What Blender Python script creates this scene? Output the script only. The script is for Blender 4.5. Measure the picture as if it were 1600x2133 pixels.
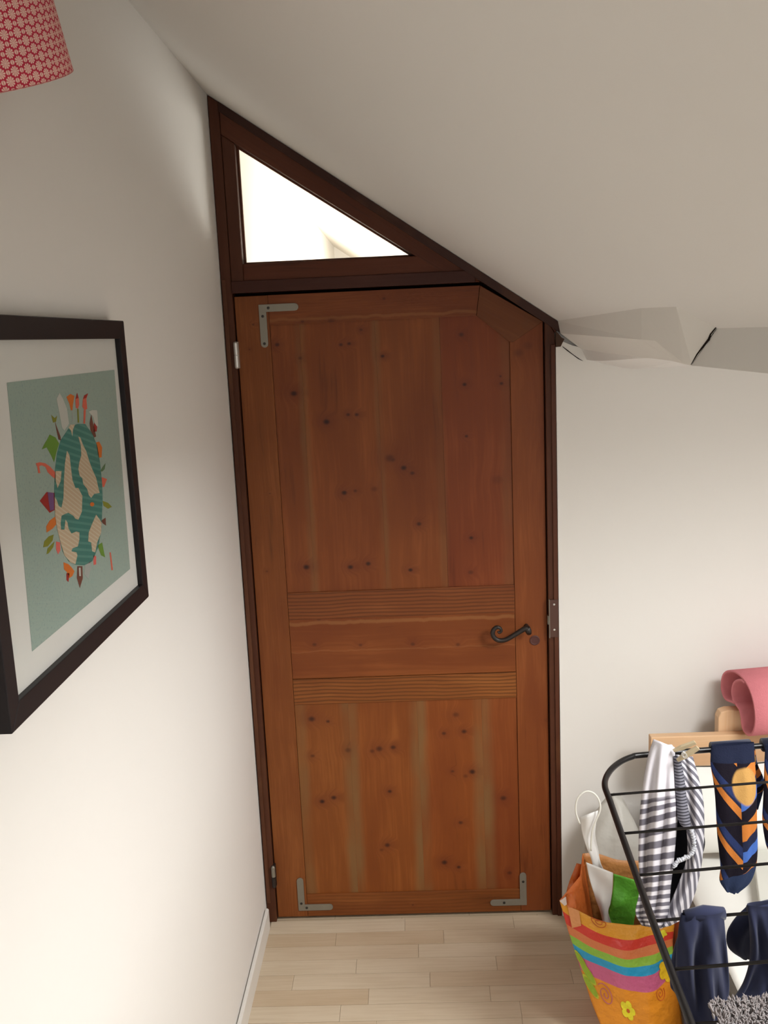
import bpy, bmesh, math, random
import numpy as np
from mathutils import Vector, Matrix
random.seed(7); rng = np.random.default_rng(7)
for o in list(bpy.data.objects): bpy.data.objects.remove(o)
scn = bpy.context.scene; COL = scn.collection

# ------------------------------------------------------------------ camera, world, light, exposure
W, H, FPX = 1600, 2133, 1982.6
CAM = np.array([0.5112, -2.6927, 1.7764])
CR = np.array([0.99869527, 0.02517792, -0.04442789])
CU = np.array([0.03911462, 0.1821596, 0.98249068])
CF = np.array([-0.03283003, 0.98294657, -0.1809371])
cd = bpy.data.cameras.new('camera'); cam = bpy.data.objects.new('camera', cd); COL.objects.link(cam)
m = Matrix.Identity(4)
for i in range(3):
    m[i][0], m[i][1], m[i][2], m[i][3] = CR[i], CU[i], -CF[i], CAM[i]
cam.matrix_world = m
cd.sensor_fit = 'VERTICAL'; cd.sensor_height = 32.0; cd.lens = FPX / H * 32.0
cd.clip_start = 0.02
scn.camera = cam
w = bpy.data.worlds.new('world'); scn.world = w; w.use_nodes = True
w.node_tree.nodes['Background'].inputs[0].default_value = (0.80, 0.88, 1.0, 1)
w.node_tree.nodes['Background'].inputs[1].default_value = 1.0
def area(name, loc, target, sx, sy, power, col=(1, 1, 1)):
    l = bpy.data.lights.new(name, 'AREA'); l.shape = 'RECTANGLE'; l.size = sx; l.size_y = sy
    l.energy = power; l.color = col
    o = bpy.data.objects.new(name, l); COL.objects.link(o); o.location = loc
    d = Vector(target) - Vector(loc); o.rotation_euler = d.to_track_quat('-Z', 'Y').to_euler()
    return o
# daylight entering by the dormer window (right) and the landing's roof window; the rear lamp is added fill
area('dormer_daylight', (1.70, -1.58, 1.985), (1.70-.563, -1.58, 1.985-.826), 0.46, 0.56, 44, (0.985, 0.985, 0.98))
area('rear_fill_light', (0.75, -4.05, 1.35), (0.6, 0.0, 1.0), 0.70, 0.80, 6, (0.985, 0.985, 0.98))  # added fill for ceiling, door and left wall, no known source
area('landing_daylight', (1.15, 2.1, 1.40), (0.0, 2.0, 1.9), 1.6, 0.7, 90, (1.0, 0.98, 0.95))
vs = scn.view_settings
vs.view_transform = 'Standard'; vs.look = 'None'; vs.gamma = 1.0; vs.use_curve_mapping = False
vs.exposure = 0.0

# ------------------------------------------------------------------ measuring helpers (pixel of the 1600x2133 photo -> point on a plane of the room)
def onp(px, py, n, c):
    d = CF + CR * (px - W / 2) / FPX - CU * (py - H / 2) / FPX
    n = np.array(n, float); t = (c - n @ CAM) / (n @ d); return CAM + t * d
def PX(px, py, x): return onp(px, py, (1, 0, 0), x)
def PY(px, py, y): return onp(px, py, (0, 1, 0), y)
def PZ(px, py, z): return onp(px, py, (0, 0, 1), z)

# ------------------------------------------------------------------ object helpers
def v3(*a): return np.array(a, float)
ORG = {}
def link(o, parent, org, label, cat, group, kind):
    COL.objects.link(o)
    ORG[o.name] = np.array(org, float)
    if parent is not None:
        o.parent = parent; o.location = Vector(np.array(org) - ORG[parent.name])
    else:
        o.location = Vector(org)
    if label: o['label'] = label
    if cat: o['category'] = cat
    if group: o['group'] = group
    if kind: o['kind'] = kind
    return o
def empty(name, org, label, cat, group=None, kind=None):
    o = bpy.data.objects.new(name, None); o.empty_display_size = 0.05
    return link(o, None, org, label, cat, group, kind)
class MB:
    def __init__(s): s.v = []; s.f = []; s.uv = None
    def add(s, v, f):
        n = len(s.v); s.v += [tuple(map(float, p)) for p in v]; s.f += [tuple(i + n for i in q) for q in f]; return s
    def box(s, a, b):
        x0, y0, z0 = np.minimum(a, b); x1, y1, z1 = np.maximum(a, b)
        return s.add([(x0,y0,z0),(x1,y0,z0),(x1,y1,z0),(x0,y1,z0),(x0,y0,z1),(x1,y0,z1),(x1,y1,z1),(x0,y1,z1)],
                     [(3,2,1,0),(4,5,6,7),(0,1,5,4),(1,2,6,5),(2,3,7,6),(3,0,4,7)])
    def prism(s, poly, d):           # poly: list of 3d points, d: extrusion vector
        n = len(poly); d = np.array(d, float); p = [np.array(q, float) for q in poly]
        return s.add(p + [q + d for q in p], [tuple(range(n)), tuple(range(2*n-1, n-1, -1))] +
                     [(i, i + n, (i+1) % n + n, (i+1) % n) for i in range(n)])
    def tube(s, path, r, n=8, caps=True, flat=None):
        p = [np.array(q, float) for q in path]; k = len(p)
        rr = r if hasattr(r, '__len__') else [r] * k
        T = []
        for i in range(k):
            t = p[min(i+1, k-1)] - p[max(i-1, 0)]; T.append(t / (np.linalg.norm(t) + 1e-12))
        up = np.array((0, 0, 1.0)) if abs(T[0][2]) < .9 else np.array((1.0, 0, 0))
        a = np.cross(T[0], up); a /= np.linalg.norm(a)
        V = []
        for i in range(k):
            a = a - T[i] * (a @ T[i]); a /= np.linalg.norm(a); b = np.cross(T[i], a)
            for j in range(n):
                g = 2 * math.pi * j / n; V.append(p[i] + rr[i] * (math.cos(g) * a + math.sin(g) * b))
        F = [(i*n+j, i*n+(j+1) % n, (i+1)*n+(j+1) % n, (i+1)*n+j) for i in range(k-1) for j in range(n)]
        if caps: F += [tuple(range(n-1, -1, -1)), tuple((k-1)*n + j for j in range(n))]
        return s.add(V, F)
    def lathe(s, c, axis, prof, n=20, caps=True):   # prof: (r, h) along axis from c
        ax = np.array(axis, float); ax /= np.linalg.norm(ax)
        a = np.cross(ax, (0, 0, 1.0) if abs(ax[2]) < .9 else (1.0, 0, 0)); a /= np.linalg.norm(a); b = np.cross(ax, a)
        V = [np.array(c) + ax * h + r * (math.cos(2*math.pi*j/n) * a + math.sin(2*math.pi*j/n) * b) for r, h in prof for j in range(n)]
        k = len(prof)
        F = [(i*n+j, i*n+(j+1) % n, (i+1)*n+(j+1) % n, (i+1)*n+j) for i in range(k-1) for j in range(n)]
        if caps: F += [tuple(range(n-1, -1, -1)), tuple((k-1)*n + j for j in range(n))]
        return s.add(V, F)
    def grid(s, fn, nu, nv, closed=False):   # fn(u,v)->xyz ; keeps uv
        us = [i / nu for i in range(nu + 1)]; vsx = [j / nv for j in range(nv + 1)]
        n0 = len(s.v)
        V = [fn(u, v) for v in vsx for u in us]
        F = [(j*(nu+1)+i, j*(nu+1)+i+1, (j+1)*(nu+1)+i+1, (j+1)*(nu+1)+i) for j in range(nv) for i in range(nu)]
        if s.uv is None: s.uv = []
        s.uv += [(0, 0)] * (n0 - len(s.uv)) + [(u, v) for v in vsx for u in us]
        return s.add(V, F)
    def build(s, name, mat, parent=None, label=None, cat=None, group=None, kind=None, smooth=False, bevel=0, solid=0, sub=0, org=None, fixn=True):
        V = np.array(s.v)
        if org is None:
            lo, hi = V.min(0), V.max(0); org = ((lo[0]+hi[0])/2, (lo[1]+hi[1])/2, lo[2])
        org = np.array(org, float)
        me = bpy.data.meshes.new(name); me.from_pydata([tuple(q) for q in (V - org)], [], s.f); me.update()
        if s.uv is not None:
            uvl = me.uv_layers.new(name='UVMap'); uvs = s.uv + [(0, 0)] * (len(V) - len(s.uv))
            li = np.zeros(len(me.loops), int); me.loops.foreach_get('vertex_index', li)
            uvl.data.foreach_set('uv', np.array(uvs, float)[li].ravel())
        if fixn:
            bm = bmesh.new(); bm.from_mesh(me); bmesh.ops.recalc_face_normals(bm, faces=bm.faces); bm.to_mesh(me); bm.free()
        if smooth:
            me.polygons.foreach_set('use_smooth', [True] * len(me.polygons))
        mats = mat if isinstance(mat, (list, tuple)) else [mat]
        for q in mats: me.materials.append(q)
        o = bpy.data.objects.new(name, me)
        link(o, parent, org, label, cat, group, kind)
        if solid:
            q = o.modifiers.new('solidify', 'SOLIDIFY'); q.thickness = solid; q.offset = 0
        if sub:
            q = o.modifiers.new('subsurf', 'SUBSURF'); q.levels = sub; q.render_levels = sub
        if bevel:
            q = o.modifiers.new('bevel', 'BEVEL'); q.width = bevel; q.segments = 2; q.limit_method = 'ANGLE'; q.angle_limit = math.radians(40)
        return o
def spl(pts, n):     # Catmull-Rom resample
    p = [np.array(q, float) for q in pts]; p = [2*p[0]-p[1]] + p + [2*p[-1]-p[-2]]; out = []
    k = len(p) - 3
    for i in range(n + 1):
        t = i / n * k; j = min(int(t), k - 1); t -= j; a, b, c, d = p[j:j+4]
        out.append(.5 * ((2*b) + (-a+c)*t + (2*a-5*b+4*c-d)*t*t + (-a+3*b-3*c+d)*t**3))
    return out

# ------------------------------------------------------------------ materials
def srgb(r, g, b):
    return tuple(((c/255)/12.92 if c/255 <= .04045 else ((c/255+.055)/1.055)**2.4) for c in (r, g, b)) + (1,)
class NT:
    def __init__(s, name):
        s.m = bpy.data.materials.new(name); s.m.use_nodes = True; s.t = s.m.node_tree; s.p = s.t.nodes['Principled BSDF']
    def n(s, typ, **k):
        q = s.t.nodes.new(typ)
        for a, b in k.items(): setattr(q, a, b)
        return q
    def put(s, sock, v):
        if v is None: return
        if hasattr(v, 'is_output') or isinstance(v, bpy.types.NodeSocket): s.t.links.new(v, sock)
        else: sock.default_value = v
    def math(s, op, a, b=None, c=None, clamp=False):
        q = s.n('ShaderNodeMath', operation=op, use_clamp=clamp); s.put(q.inputs[0], a); s.put(q.inputs[1], b); s.put(q.inputs[2], c); return q.outputs[0]
    def vm(s, op, a, b=None):
        q = s.n('ShaderNodeVectorMath', operation=op); s.put(q.inputs[0], a); s.put(q.inputs[1], b)
        return q.outputs['Value'] if op in ('LENGTH', 'DOT_PRODUCT', 'DISTANCE') else q.outputs[0]
    def mix(s, f, a, b, bt='MIX'):
        q = s.n('ShaderNodeMix', data_type='RGBA', blend_type=bt); s.put(q.inputs[0], f); s.put(q.inputs[6], a); s.put(q.inputs[7], b); return q.outputs[2]
    def sstep(s, v, a, b, lo=0.0, hi=1.0):
        q = s.n('ShaderNodeMapRange', interpolation_type='SMOOTHSTEP'); s.put(q.inputs[0], v)
        if a > b: a, b, lo, hi = b, a, hi, lo
        for i, x in zip((1, 2, 3, 4), (a, b, lo, hi)): q.inputs[i].default_value = x
        return q.outputs[0]
    def noise(s, vec, scale, detail=3, rough=.5, out=0):
        q = s.n('ShaderNodeTexNoise'); s.put(q.inputs['Vector'], vec); q.inputs['Scale'].default_value = scale
        q.inputs['Detail'].default_value = detail; q.inputs['Roughness'].default_value = rough; return q.outputs[out]
    def ramp(s, f, stops, interp='LINEAR'):
        q = s.n('ShaderNodeValToRGB'); s.put(q.inputs[0], f); r = q.color_ramp; r.interpolation = interp
        while len(r.elements) > 1: r.elements.remove(r.elements[0])
        r.elements[0].position = stops[0][0]; r.elements[0].color = stops[0][1]
        for p, c in stops[1:]:
            e = r.elements.new(p); e.color = c
        return q.outputs[0]
    def pos(s): return s.n('ShaderNodeNewGeometry').outputs['Position']
    def obj(s): return s.n('ShaderNodeTexCoord').outputs['Object']
    def uv(s): return s.n('ShaderNodeTexCoord').outputs['UV']
    def sep(s, v):
        q = s.n('ShaderNodeSeparateXYZ'); s.put(q.inputs[0], v); return q.outputs
    def comb(s, x, y, z):
        q = s.n('ShaderNodeCombineXYZ'); s.put(q.inputs[0], x); s.put(q.inputs[1], y); s.put(q.inputs[2], z); return q.outputs[0]
    def bump(s, h, strength=.2, dist=.01):
        q = s.n('ShaderNodeBump'); q.inputs['Strength'].default_value = strength; q.inputs['Distance'].default_value = dist
        s.put(q.inputs['Height'], h); s.t.links.new(q.outputs[0], s.p.inputs['Normal'])
    def fin(s, col, rough=.6, spec=.3, metal=0.0):
        s.put(s.p.inputs['Base Color'], col); s.put(s.p.inputs['Roughness'], rough)
        s.p.inputs['Specular IOR Level'].default_value = spec; s.p.inputs['Metallic'].default_value = metal; return s.m
def plain(name, col, rough=.6, spec=.3, metal=0.0, var=.08, nscale=8, bump=0, bscale=60):
    t = NT(name); p = t.pos(); nz = t.noise(p, nscale, 4)
    c = t.mix(t.math('MULTIPLY', nz, var * 2), col, tuple(x * .55 for x in col[:3]) + (1,))
    if bump: t.bump(t.noise(p, bscale, 4), bump, .004)
    return t.fin(c, rough, spec, metal)
def plaster(name, col, bump=.12):
    t = NT(name); p = t.pos()
    c = t.mix(t.sstep(t.noise(p, 1.7, 1), .3, .8, 0, .10), col, tuple(x * .86 for x in col[:3]) + (1,))
    t.bump(t.noise(p, 14, 2, .75), bump, .008)
    return t.fin(c, .85, .2)
WHITE = (0.80, 0.775, 0.735, 1)
M_WALL = plaster('white_wall_paint', WHITE)
M_CEIL = plaster('white_ceiling_paint', (0.80, 0.785, 0.76, 1), .10)
M_BEAM = plaster('beam_plaster', (0.76, 0.74, 0.70, 1), .25)
M_HALL = plaster('landing_cream_paint', (0.85, 0.805, 0.735, 1))
M_SKIRT = plain('skirting_white_gloss', (0.80, 0.78, 0.73, 1), .4, .4, var=.04)

def wood(name, axis='z', base=(0.285, 0.085, 0.022), dark=None, light=None, knots=(), streaks=(), seed=0, gscale=1.0, comb=0.0, rough=.42, angle=0.0, red=0.0, patch=0.0, hband=()):
    t = NT(name); p = t.pos(); x, y, z = t.sep(p)
    base = tuple(np.array(base) * (np.array((.63, .555, .46)) if base[0] > .13 and base[2] < .05 else 1)); b = np.array(base); dark = tuple(b * .42) + (1,) if dark is None else dark + (1,)
    light = tuple(b * np.array((1.45, 1.65, 1.9))) + (1,) if light is None else light + (1,)
    if axis == 'z': u, v = z, x
    elif axis == 'x': u, v = x, z
    elif axis == 'y': u, v = y, t.math('ADD', x, z)
    else:
        ca, sa = math.cos(angle), math.sin(angle)
        u = t.math('ADD', t.math('MULTIPLY', x, ca), t.math('MULTIPLY', z, sa))
        v = t.math('SUBTRACT', t.math('MULTIPLY', z, ca), t.math('MULTIPLY', x, sa))
    q = t.comb(t.math('MULTIPLY', v, 1.0), t.math('MULTIPLY', u, .06), t.math('ADD', t.math('MULTIPLY', y, .5), seed * 3.17))
    warp = t.noise(t.comb(t.math('MULTIPLY', v, .8), t.math('MULTIPLY', u, .35), seed * 1.7), 5, 3)
    v2 = t.math('ADD', v, t.math('MULTIPLY', t.math('SUBTRACT', warp, .5), .05))
    # knots bend the grain and darken
    K = None; Hh = None
    for (kx, kz, r, s) in knots:
        d = t.vm('LENGTH', t.vm('MULTIPLY', t.vm('SUBTRACT', p, (kx, 0, kz)), (1/r, 0, 1.25/r)))
        k = t.math('MULTIPLY', t.sstep(d, .2, 1.25, 1, 0), s); h = t.math('MULTIPLY', t.sstep(d, .6, 4.5, 1, 0), s)
        K = k if K is None else t.math('MAXIMUM', K, k); Hh = h if Hh is None else t.math('MAXIMUM', Hh, h)
    if Hh is not None: v2 = t.math('ADD', v2, t.math('MULTIPLY', Hh, .03))
    fine = t.noise(t.comb(t.math('MULTIPLY', v2, 1), t.math('MULTIPLY', u, .035), seed * 2.3), 230 * gscale, 3, .6)
    med = t.noise(t.comb(t.math('MULTIPLY', v2, 1), t.math('MULTIPLY', u, .05), seed * 5.1), 45 * gscale, 3, .55)
    blot = t.noise(t.comb(v, t.math('MULTIPLY', u, .5), seed * 4.1), 7, 3)
    g = t.math('ADD', t.math('MULTIPLY', fine, .35), t.math('ADD', t.math('MULTIPLY', med, .4), t.math('MULTIPLY', blot, .45)))
    c = t.ramp(g, [(.36, dark), (.50, tuple(b) + (1,)), (.60, tuple(b * 1.05) + (1,)), (.80, light)])
    if base[2] < .03: c = t.mix(t.sstep(t.noise(t.comb(v, t.math('MULTIPLY', u, .3), seed * 6.3), 6, 2), .45, .72, 0, .45), c, tuple(b * (.62, .42, .40)) + (1,))
    if red: c = t.mix(red, c, (.22, .035, .012, 1))
    if comb:
        wv = t.math('SINE', t.math('MULTIPLY', t.math('ADD', v, t.math('MULTIPLY', t.noise(t.comb(v, t.math('MULTIPLY', u, .6), seed), 6, 3), .022)), 560))
        c = t.mix(t.sstep(wv, -.3, .9, 0, comb), c, tuple(b * .36) + (1,))
    for (sx, slean, wd, st) in streaks:   # pale filler smears along the board joints
        xx = t.math('ADD', t.math('SUBTRACT', x, sx), t.math('ADD', t.math('MULTIPLY', z, slean), t.math('MULTIPLY', t.math('SUBTRACT', t.noise(t.comb(0.0, z, seed + 9.0), 7, 3), .5), .018)))
        f = t.math('MULTIPLY', t.sstep(t.math('ABSOLUTE', xx), wd * .25, wd, 1, 0), t.sstep(t.noise(t.comb(x, t.math('MULTIPLY', z, .4), seed + 3.0), 9, 2), .3, .65, .25 * st, st))
        c = t.mix(f, c, (.20, .105, .038, 1))
    for (hz, wd, st) in hband:   # pale sapwood line with a wavy edge
        zz = t.math('ADD', t.math('SUBTRACT', z, hz), t.math('MULTIPLY', t.math('SUBTRACT', t.noise(t.comb(x, 0.0, seed + 2.0), 16, 4), .5), .02))
        c = t.mix(t.sstep(t.math('ABSOLUTE', zz), wd*.3, wd, st, 0), c, (.30, .125, .04, 1))
    if patch:
        c = t.mix(t.sstep(t.noise(t.comb(x, t.math('MULTIPLY', z, .45), seed + 7.0), 11, 4), .52, .68, 0, patch), c, (.12, .045, .016, 1))
    if Hh is not None:
        c = t.mix(t.math('MULTIPLY', Hh, .38), c, (.115, .022, .008, 1)); c = t.mix(K, c, (.028, .007, .004, 1))
    t.bump(t.noise(t.comb(v, t.math('MULTIPLY', u, .035), seed * 2.3), 200 * gscale, 1), .12, .003)
    return t.fin(c, t.math('ADD', rough, t.math('MULTIPLY', fine, .15)), .28)
DK = (0.074, 0.022, 0.0085)
M_FRZ = wood('dark_stained_jamb_wood', 'z', DK, seed=1, gscale=.6, patch=.35, rough=.5)
M_FRX = wood('dark_stained_rail_wood', 'x', (0.092, 0.024, 0.0090), seed=2, gscale=.6, rough=.5)
M_FRS = wood('dark_stained_sloping_wood', 'a', (0.082, 0.022, 0.0085), seed=3, gscale=.6, rough=.5, angle=-math.atan(.6874), patch=.15)
M_STEEL = plain('grey_zinc_steel', (.30, .28, .23, 1), .45, .5, .55, .25, 30)
M_SCREW = plain('dark_screw_head', (.05, .045, .04, 1), .4, .5, .6)
M_IRON = plain('black_wrought_iron', (.028, .021, .018, 1), .42, .5, .3, .2, 40, .2, 120)
M_BRIGHT = plain('pale_zinc', (.62, .60, .56, 1), .3, .5, .6, .1)
M_GAP = plain('dark_gap', (.012, .007, .005, 1), .9, .1)

# ------------------------------------------------------------------ the setting
FZ = -0.004
APX, SL = 2.4317, 0.6874
def cz(x): return APX - SL * x
RX0, RX1, RY0, HY1 = 0.9157, 2.15, -4.2, 4.4
GY = -0.020                                      # face of the end wall right of the door
def struct(mb, name, mat, label, cat, **k): return mb.build(name, mat, None, label, cat, kind='structure', **k)
struct(MB().box((-.10, RY0, FZ), (0, 0.10, 2.75)), 'wall_left', M_WALL, 'white plastered wall on the left holding the framed picture', 'wall')
struct(MB().box((-.10, 0.10, FZ), (0, HY1, 2.75)), 'wall_landing', M_HALL, 'cream landing wall seen through the triangular pane', 'wall')
# main sloping ceiling; a dormer with a sloping roof window opens beyond the beam
XE, DY0, DY1, DZ = 1.0, -2.15, -1.10, 2.45
def slope_slab(mb, x0, x1, y0, y1):
    p = [(x0, y0, cz(x0)), (x1, y0, cz(x1)), (x1, y1, cz(x1)), (x0, y1, cz(x0))]
    return mb.prism(p, (0, 0, .12))
mb = MB(); slope_slab(mb, 0, XE, RY0, 0.0)
struct(mb, 'ceiling', M_CEIL, 'white sloping ceiling running down from the left wall to the beam', 'ceiling')
mb = MB(); slope_slab(mb, 0, 1.5, 0.0, HY1)
struct(mb, 'ceiling_landing', M_HALL, 'bright sloping ceiling of the landing seen through the triangular pane', 'ceiling')
def soffit(x, y):      # flat soffit that dips to a cove at the end wall
    k = min(1, max(0, (y + .9) / .85)); k = k*k*(3-2*k)
    c = 1.7110 - .80*(x-.972) if x < 1.0 else (1.6886 - .26*(x-1.0) if x < 1.1 else 1.6626)
    return 1.722 if x < .99 else 1.7125*(1-k) + c*k
mb = MB(); XS = [.985, 1.0, 1.1, RX1]; YS = [0, -.1, -.2, -.3, -.4, -.5, -.6, -.7, -.8, -.87, DY1]
mb.add([(x, y, soffit(x, y)) for y in YS for x in XS], [(j*4+i, j*4+i+1, j*4+i+5, j*4+i+4) for j in range(len(YS)-1) for i in range(3)])
mb.add([(x, y, 1.76) for y in (0, DY1) for x in (1.0, RX1)], [(0, 1, 3, 2)])
mb.box((.972, RY0, 1.7125), (RX1, DY0, 1.74))
struct(mb, 'ceiling_eaves', M_CEIL, 'low white eaves ceiling beyond the beam over the bed', 'ceiling')
WY0, WY1 = -1.86, -1.30
mb = MB(); mb.box((.985, DY0-.03, 1.81), (1.01, DY1+.03, DZ+.03)); mb.box((.985, DY0-.03, DZ), (1.06, DY1+.03, DZ+.03))
for yy, dd in ((DY0, -.03), (DY1, .03)): mb.prism([(1.01, yy, 1.7135), (RX1, yy, 1.7135), (RX1, yy, 1.73), (1.05, yy, DZ+.02), (1.01, yy, DZ+.02)], (0, dd, 0))
def roofstrip(y0, y1, k0, k1):
    a_, b_ = v3(1.05, 0, DZ), v3(RX1, 0, 1.70); p, q = a_+(b_-a_)*k0, a_+(b_-a_)*k1
    mb.prism([(p[0], y0, p[2]), (q[0], y0, q[2]), (q[0], y1, q[2]), (p[0], y1, p[2])], (.02, 0, .03))
roofstrip(DY0, WY0, 0, 1); roofstrip(WY1, DY1, 0, 1); roofstrip(WY0, WY1, 0, .32); roofstrip(WY0, WY1, .86, 1)
struct(mb, 'wall_dormer', M_CEIL, 'white dormer cheeks and lid around the side window', 'wall')
mb = MB().box((RX1, RY0, FZ), (RX1+.1, .1, 1.78))
struct(mb, 'wall_right', M_WALL, 'white knee wall under the eaves behind the bed', 'wall')
# rear wall with an opening for the added fill window
mb = MB(); mb.box((-.1, RY0-.1, FZ), (.38, RY0, 2.75)); mb.box((1.12, RY0-.1, FZ), (RX1+.1, RY0, 2.4)); mb.box((.38, RY0-.1, FZ), (1.12, RY0, .92)); mb.box((.38, RY0-.1, 1.78), (1.12, RY0, 2.6))
struct(mb, 'wall_rear', M_WALL, 'white wall behind the viewer with an added window opening', 'wall')
def window(name, ax, c, y0, y1, z0, z1, label):
    r = empty(name, (c, (y0+y1)/2, z0) if ax == 'x' else ((y0+y1)/2, c, z0), label, 'window', kind='structure')
    def bx(a, b, z0_, z1_, d0, d1):
        return MB().box((c+d0, a, z0_), (c+d1, b, z1_)) if ax == 'x' else MB().box((a, c+d0, z0_), (b, c+d1, z1_))
    t = .05
    for a, b, q, s in ((y0, y0+t, z0, z1), (y1-t, y1, z0, z1), (y0+t, y1-t, z0, z0+t), (y0+t, y1-t, z1-t, z1)):
        bx(a, b, q, s, .0, .05).build('window_frame', M_SKIRT, r)
    return r
wr2 = empty('window_2', (1.7, -1.58, 2.0), 'white roof window frame in the dormer slope', 'window', kind='structure')
w0_ = v3(1.05, 0, DZ); ua, na = (v3(RX1, 0, 1.70) - w0_), v3(.563, 0, .826)
for k0, k1, y0_, y1_ in ((.32, .86, WY0, WY0+.03), (.32, .86, WY1-.03, WY1), (.32, .35, WY0+.03, WY1-.03), (.83, .86, WY0+.03, WY1-.03)):
    p_, q_ = w0_+ua*k0+na*.03, w0_+ua*k1+na*.03
    MB().prism([(p_[0], y0_, p_[2]), (q_[0], y0_, q_[2]), (q_[0], y1_, q_[2]), (p_[0], y1_, p_[2])], na*.02).build('window_frame', M_SKIRT, wr2)
window('window_3', 'y', RY0-.08, .38, 1.12, .92, 1.78, 'white frame of an unseen window added for the fill light behind the viewer')  # unseen window, added to go with the rear fill lamp
# end wall right of the door, with the plaster return above the frame
gp = [(RX0, FZ), (RX1, FZ), (RX1, 1.72), (1.0, 1.72), (.96, 1.73), (.935, 1.742), (RX0, 1.742)]
mb = MB().prism([(a, GY, b) for a, b in gp], (0, .12, 0))
mb.prism([(a, .0, b) for a, b in [(RX0, 1.70), (1.10, 1.70), (1.10, 1.83), (RX0, cz(RX0)+.05)]], (0, .1, 0))
struct(mb, 'wall_back', M_WALL, 'white end wall right of the door above the bed', 'wall')
struct(MB().box((-.1, HY1, FZ), (1.7, HY1+.1, 2.6)), 'wall_landing_end', M_HALL, 'far end wall of the landing', 'wall')
struct(MB().box((1.5, .10, FZ), (1.6, HY1, 1.5)), 'wall_landing_right', M_HALL, 'low knee wall of the landing', 'wall')

# floor: laminate strips near the door as pieces, base everywhere
def laminate(name, c):
    t = NT(name); p = t.pos(); x, y, z = t.sep(p); oi = t.n('ShaderNodeObjectInfo')
    g = t.noise(t.comb(t.math('MULTIPLY', x, .05), y, t.math('MULTIPLY', oi.outputs['Random'], 50.0)), 130, 4)
    b = t.noise(t.comb(t.math('MULTIPLY', x, .4), y, 1.0), 14, 3)
    col = t.mix(t.sstep(t.math('ADD', t.math('MULTIPLY', g, .6), t.math('MULTIPLY', b, .4)), .35, .7), c, tuple(np.array(c[:3]) * (.90, .87, .83)) + (1,))
    return t.fin(col, .42, .35)
LAM = [laminate('pale_laminate_%s' % k, c) for k, c in (('sand', (.645, .53, .385, 1)), ('cream', (.68, .575, .43, 1)), ('honey', (.60, .475, .33, 1)))]
t = NT('pale_laminate_base'); bt = t.n('ShaderNodeTexBrick'); t.put(bt.inputs['Vector'], t.pos())
for k, v_ in (('Scale', 1.0), ('Mortar Size', .0008), ('Brick Width', .42), ('Row Height', .064)): bt.inputs[k].default_value = v_
bt.inputs['Color1'].default_value = (.60, .475, .325, 1); bt.inputs['Color2'].default_value = (.65, .535, .385, 1); bt.inputs['Mortar'].default_value = (.36, .27, .17, 1)
M_FLB = t.fin(bt.outputs[0], .42, .35)
floor = struct(MB().box((-.1, RY0-.1, -.10), (RX1+.1, HY1+.1, FZ-.004)), 'floor', M_FLB, 'pale wood laminate floor', 'floor', org=(1, -1, FZ-.004))
y = -.012; row = 0; meshes = {}
while y > -1.15:
    xs = -(row * .173 % .39)+.012; x0 = .012
    while x0 < 1.12:
        L = random.choice((.30, .38, .47)); x1 = xs + L + random.uniform(0, .04); xs = x1
        if x1 <= x0 + .05: continue
        x1 = min(x1, 1.14)
        mi = random.choice((0, 0, 1, 1, 2))
        MB().box((x0 + .0004, y - .0632, FZ-.004), (x1 - .0004, y - .0004, FZ + random.uniform(-.0003, .0003))).build('floor_strip', LAM[mi], floor)
        x0 = x1
    y -= .0640; row += 1

# skirting boards
mb = MB().prism([(0, RY0, FZ), (.013, RY0, FZ), (.013, RY0, .060), (.010, RY0, .0635), (.004, RY0, .0635), (.004, RY0, .056), (0, RY0, .056)], (0, -RY0 - .045, 0))
struct(mb, 'baseboard_left', M_SKIRT, 'white skirting board along the left wall', 'skirting')
mb = MB().box((RX0+.004, GY-.013, FZ), (RX1, GY, .062))
struct(mb, 'baseboard_back', M_SKIRT, 'white skirting board right of the door behind the orange bag', 'skirting', bevel=.002)

# boxed eaves beam: far crooked piece and near straight piece with the crack between
T = [v3(.922, .0, cz(.922)), v3(.912, -1.014, cz(.912)), v3(.917, -1.212, cz(.917)), v3(.966, -1.250, cz(.966))]
B = [v3(.9285, .0, 1.764), v3(.935, -.92, 1.7505), v3(.941, -.995, 1.7485), v3(.964, -1.088, 1.711), v3(.9675, -1.122, 1.710)]
Lw = [v3(.990, .0, 1.716), v3(.988, -.92, 1.710), v3(.980, -1.00, 1.7095), v3(.967, -1.088, 1.709), v3(.9685, -1.122, 1.708)]
mb = MB()
V = T + B + Lw
mb.add(V, [(0,1,5,4), (1,2,6,5), (2,7,6), (2,3,8,7)])
mb.add(B + Lw, [(0,1,6,5), (1,2,7,6), (2,3,8,7), (3,4,9,8)])
mb.add(Lw + [v3(1.03, .0, 1.735), v3(1.03, -1.12, 1.735)], [(0,1,2,3,4,6,5)])
struct(mb, 'trim_1', M_BEAM, 'crooked plastered beam end above the right of the door', 'beam', fixn=False)
xa = .9672; mb = MB()
mb.add([v3(xa, -1.2492, cz(xa)), v3(xa, RY0, cz(xa)), v3(xa, RY0, 1.7085), v3(xa, -1.1214, 1.7085), v3(1.01, -1.2492, 1.80), v3(1.01, RY0, 1.80), v3(1.01, RY0, 1.7085), v3(1.01, -1.1214, 1.7085)],
       [(0,1,2,3), (4,7,6,5), (0,4,5,1), (3,2,6,7), (0,3,7,4), (1,5,6,2)])
struct(mb, 'trim_2', M_BEAM, 'straight boxed white beam under the sloping ceiling at far right', 'beam')
mb = MB(); k0, k1 = T[3], B[4]
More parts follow.
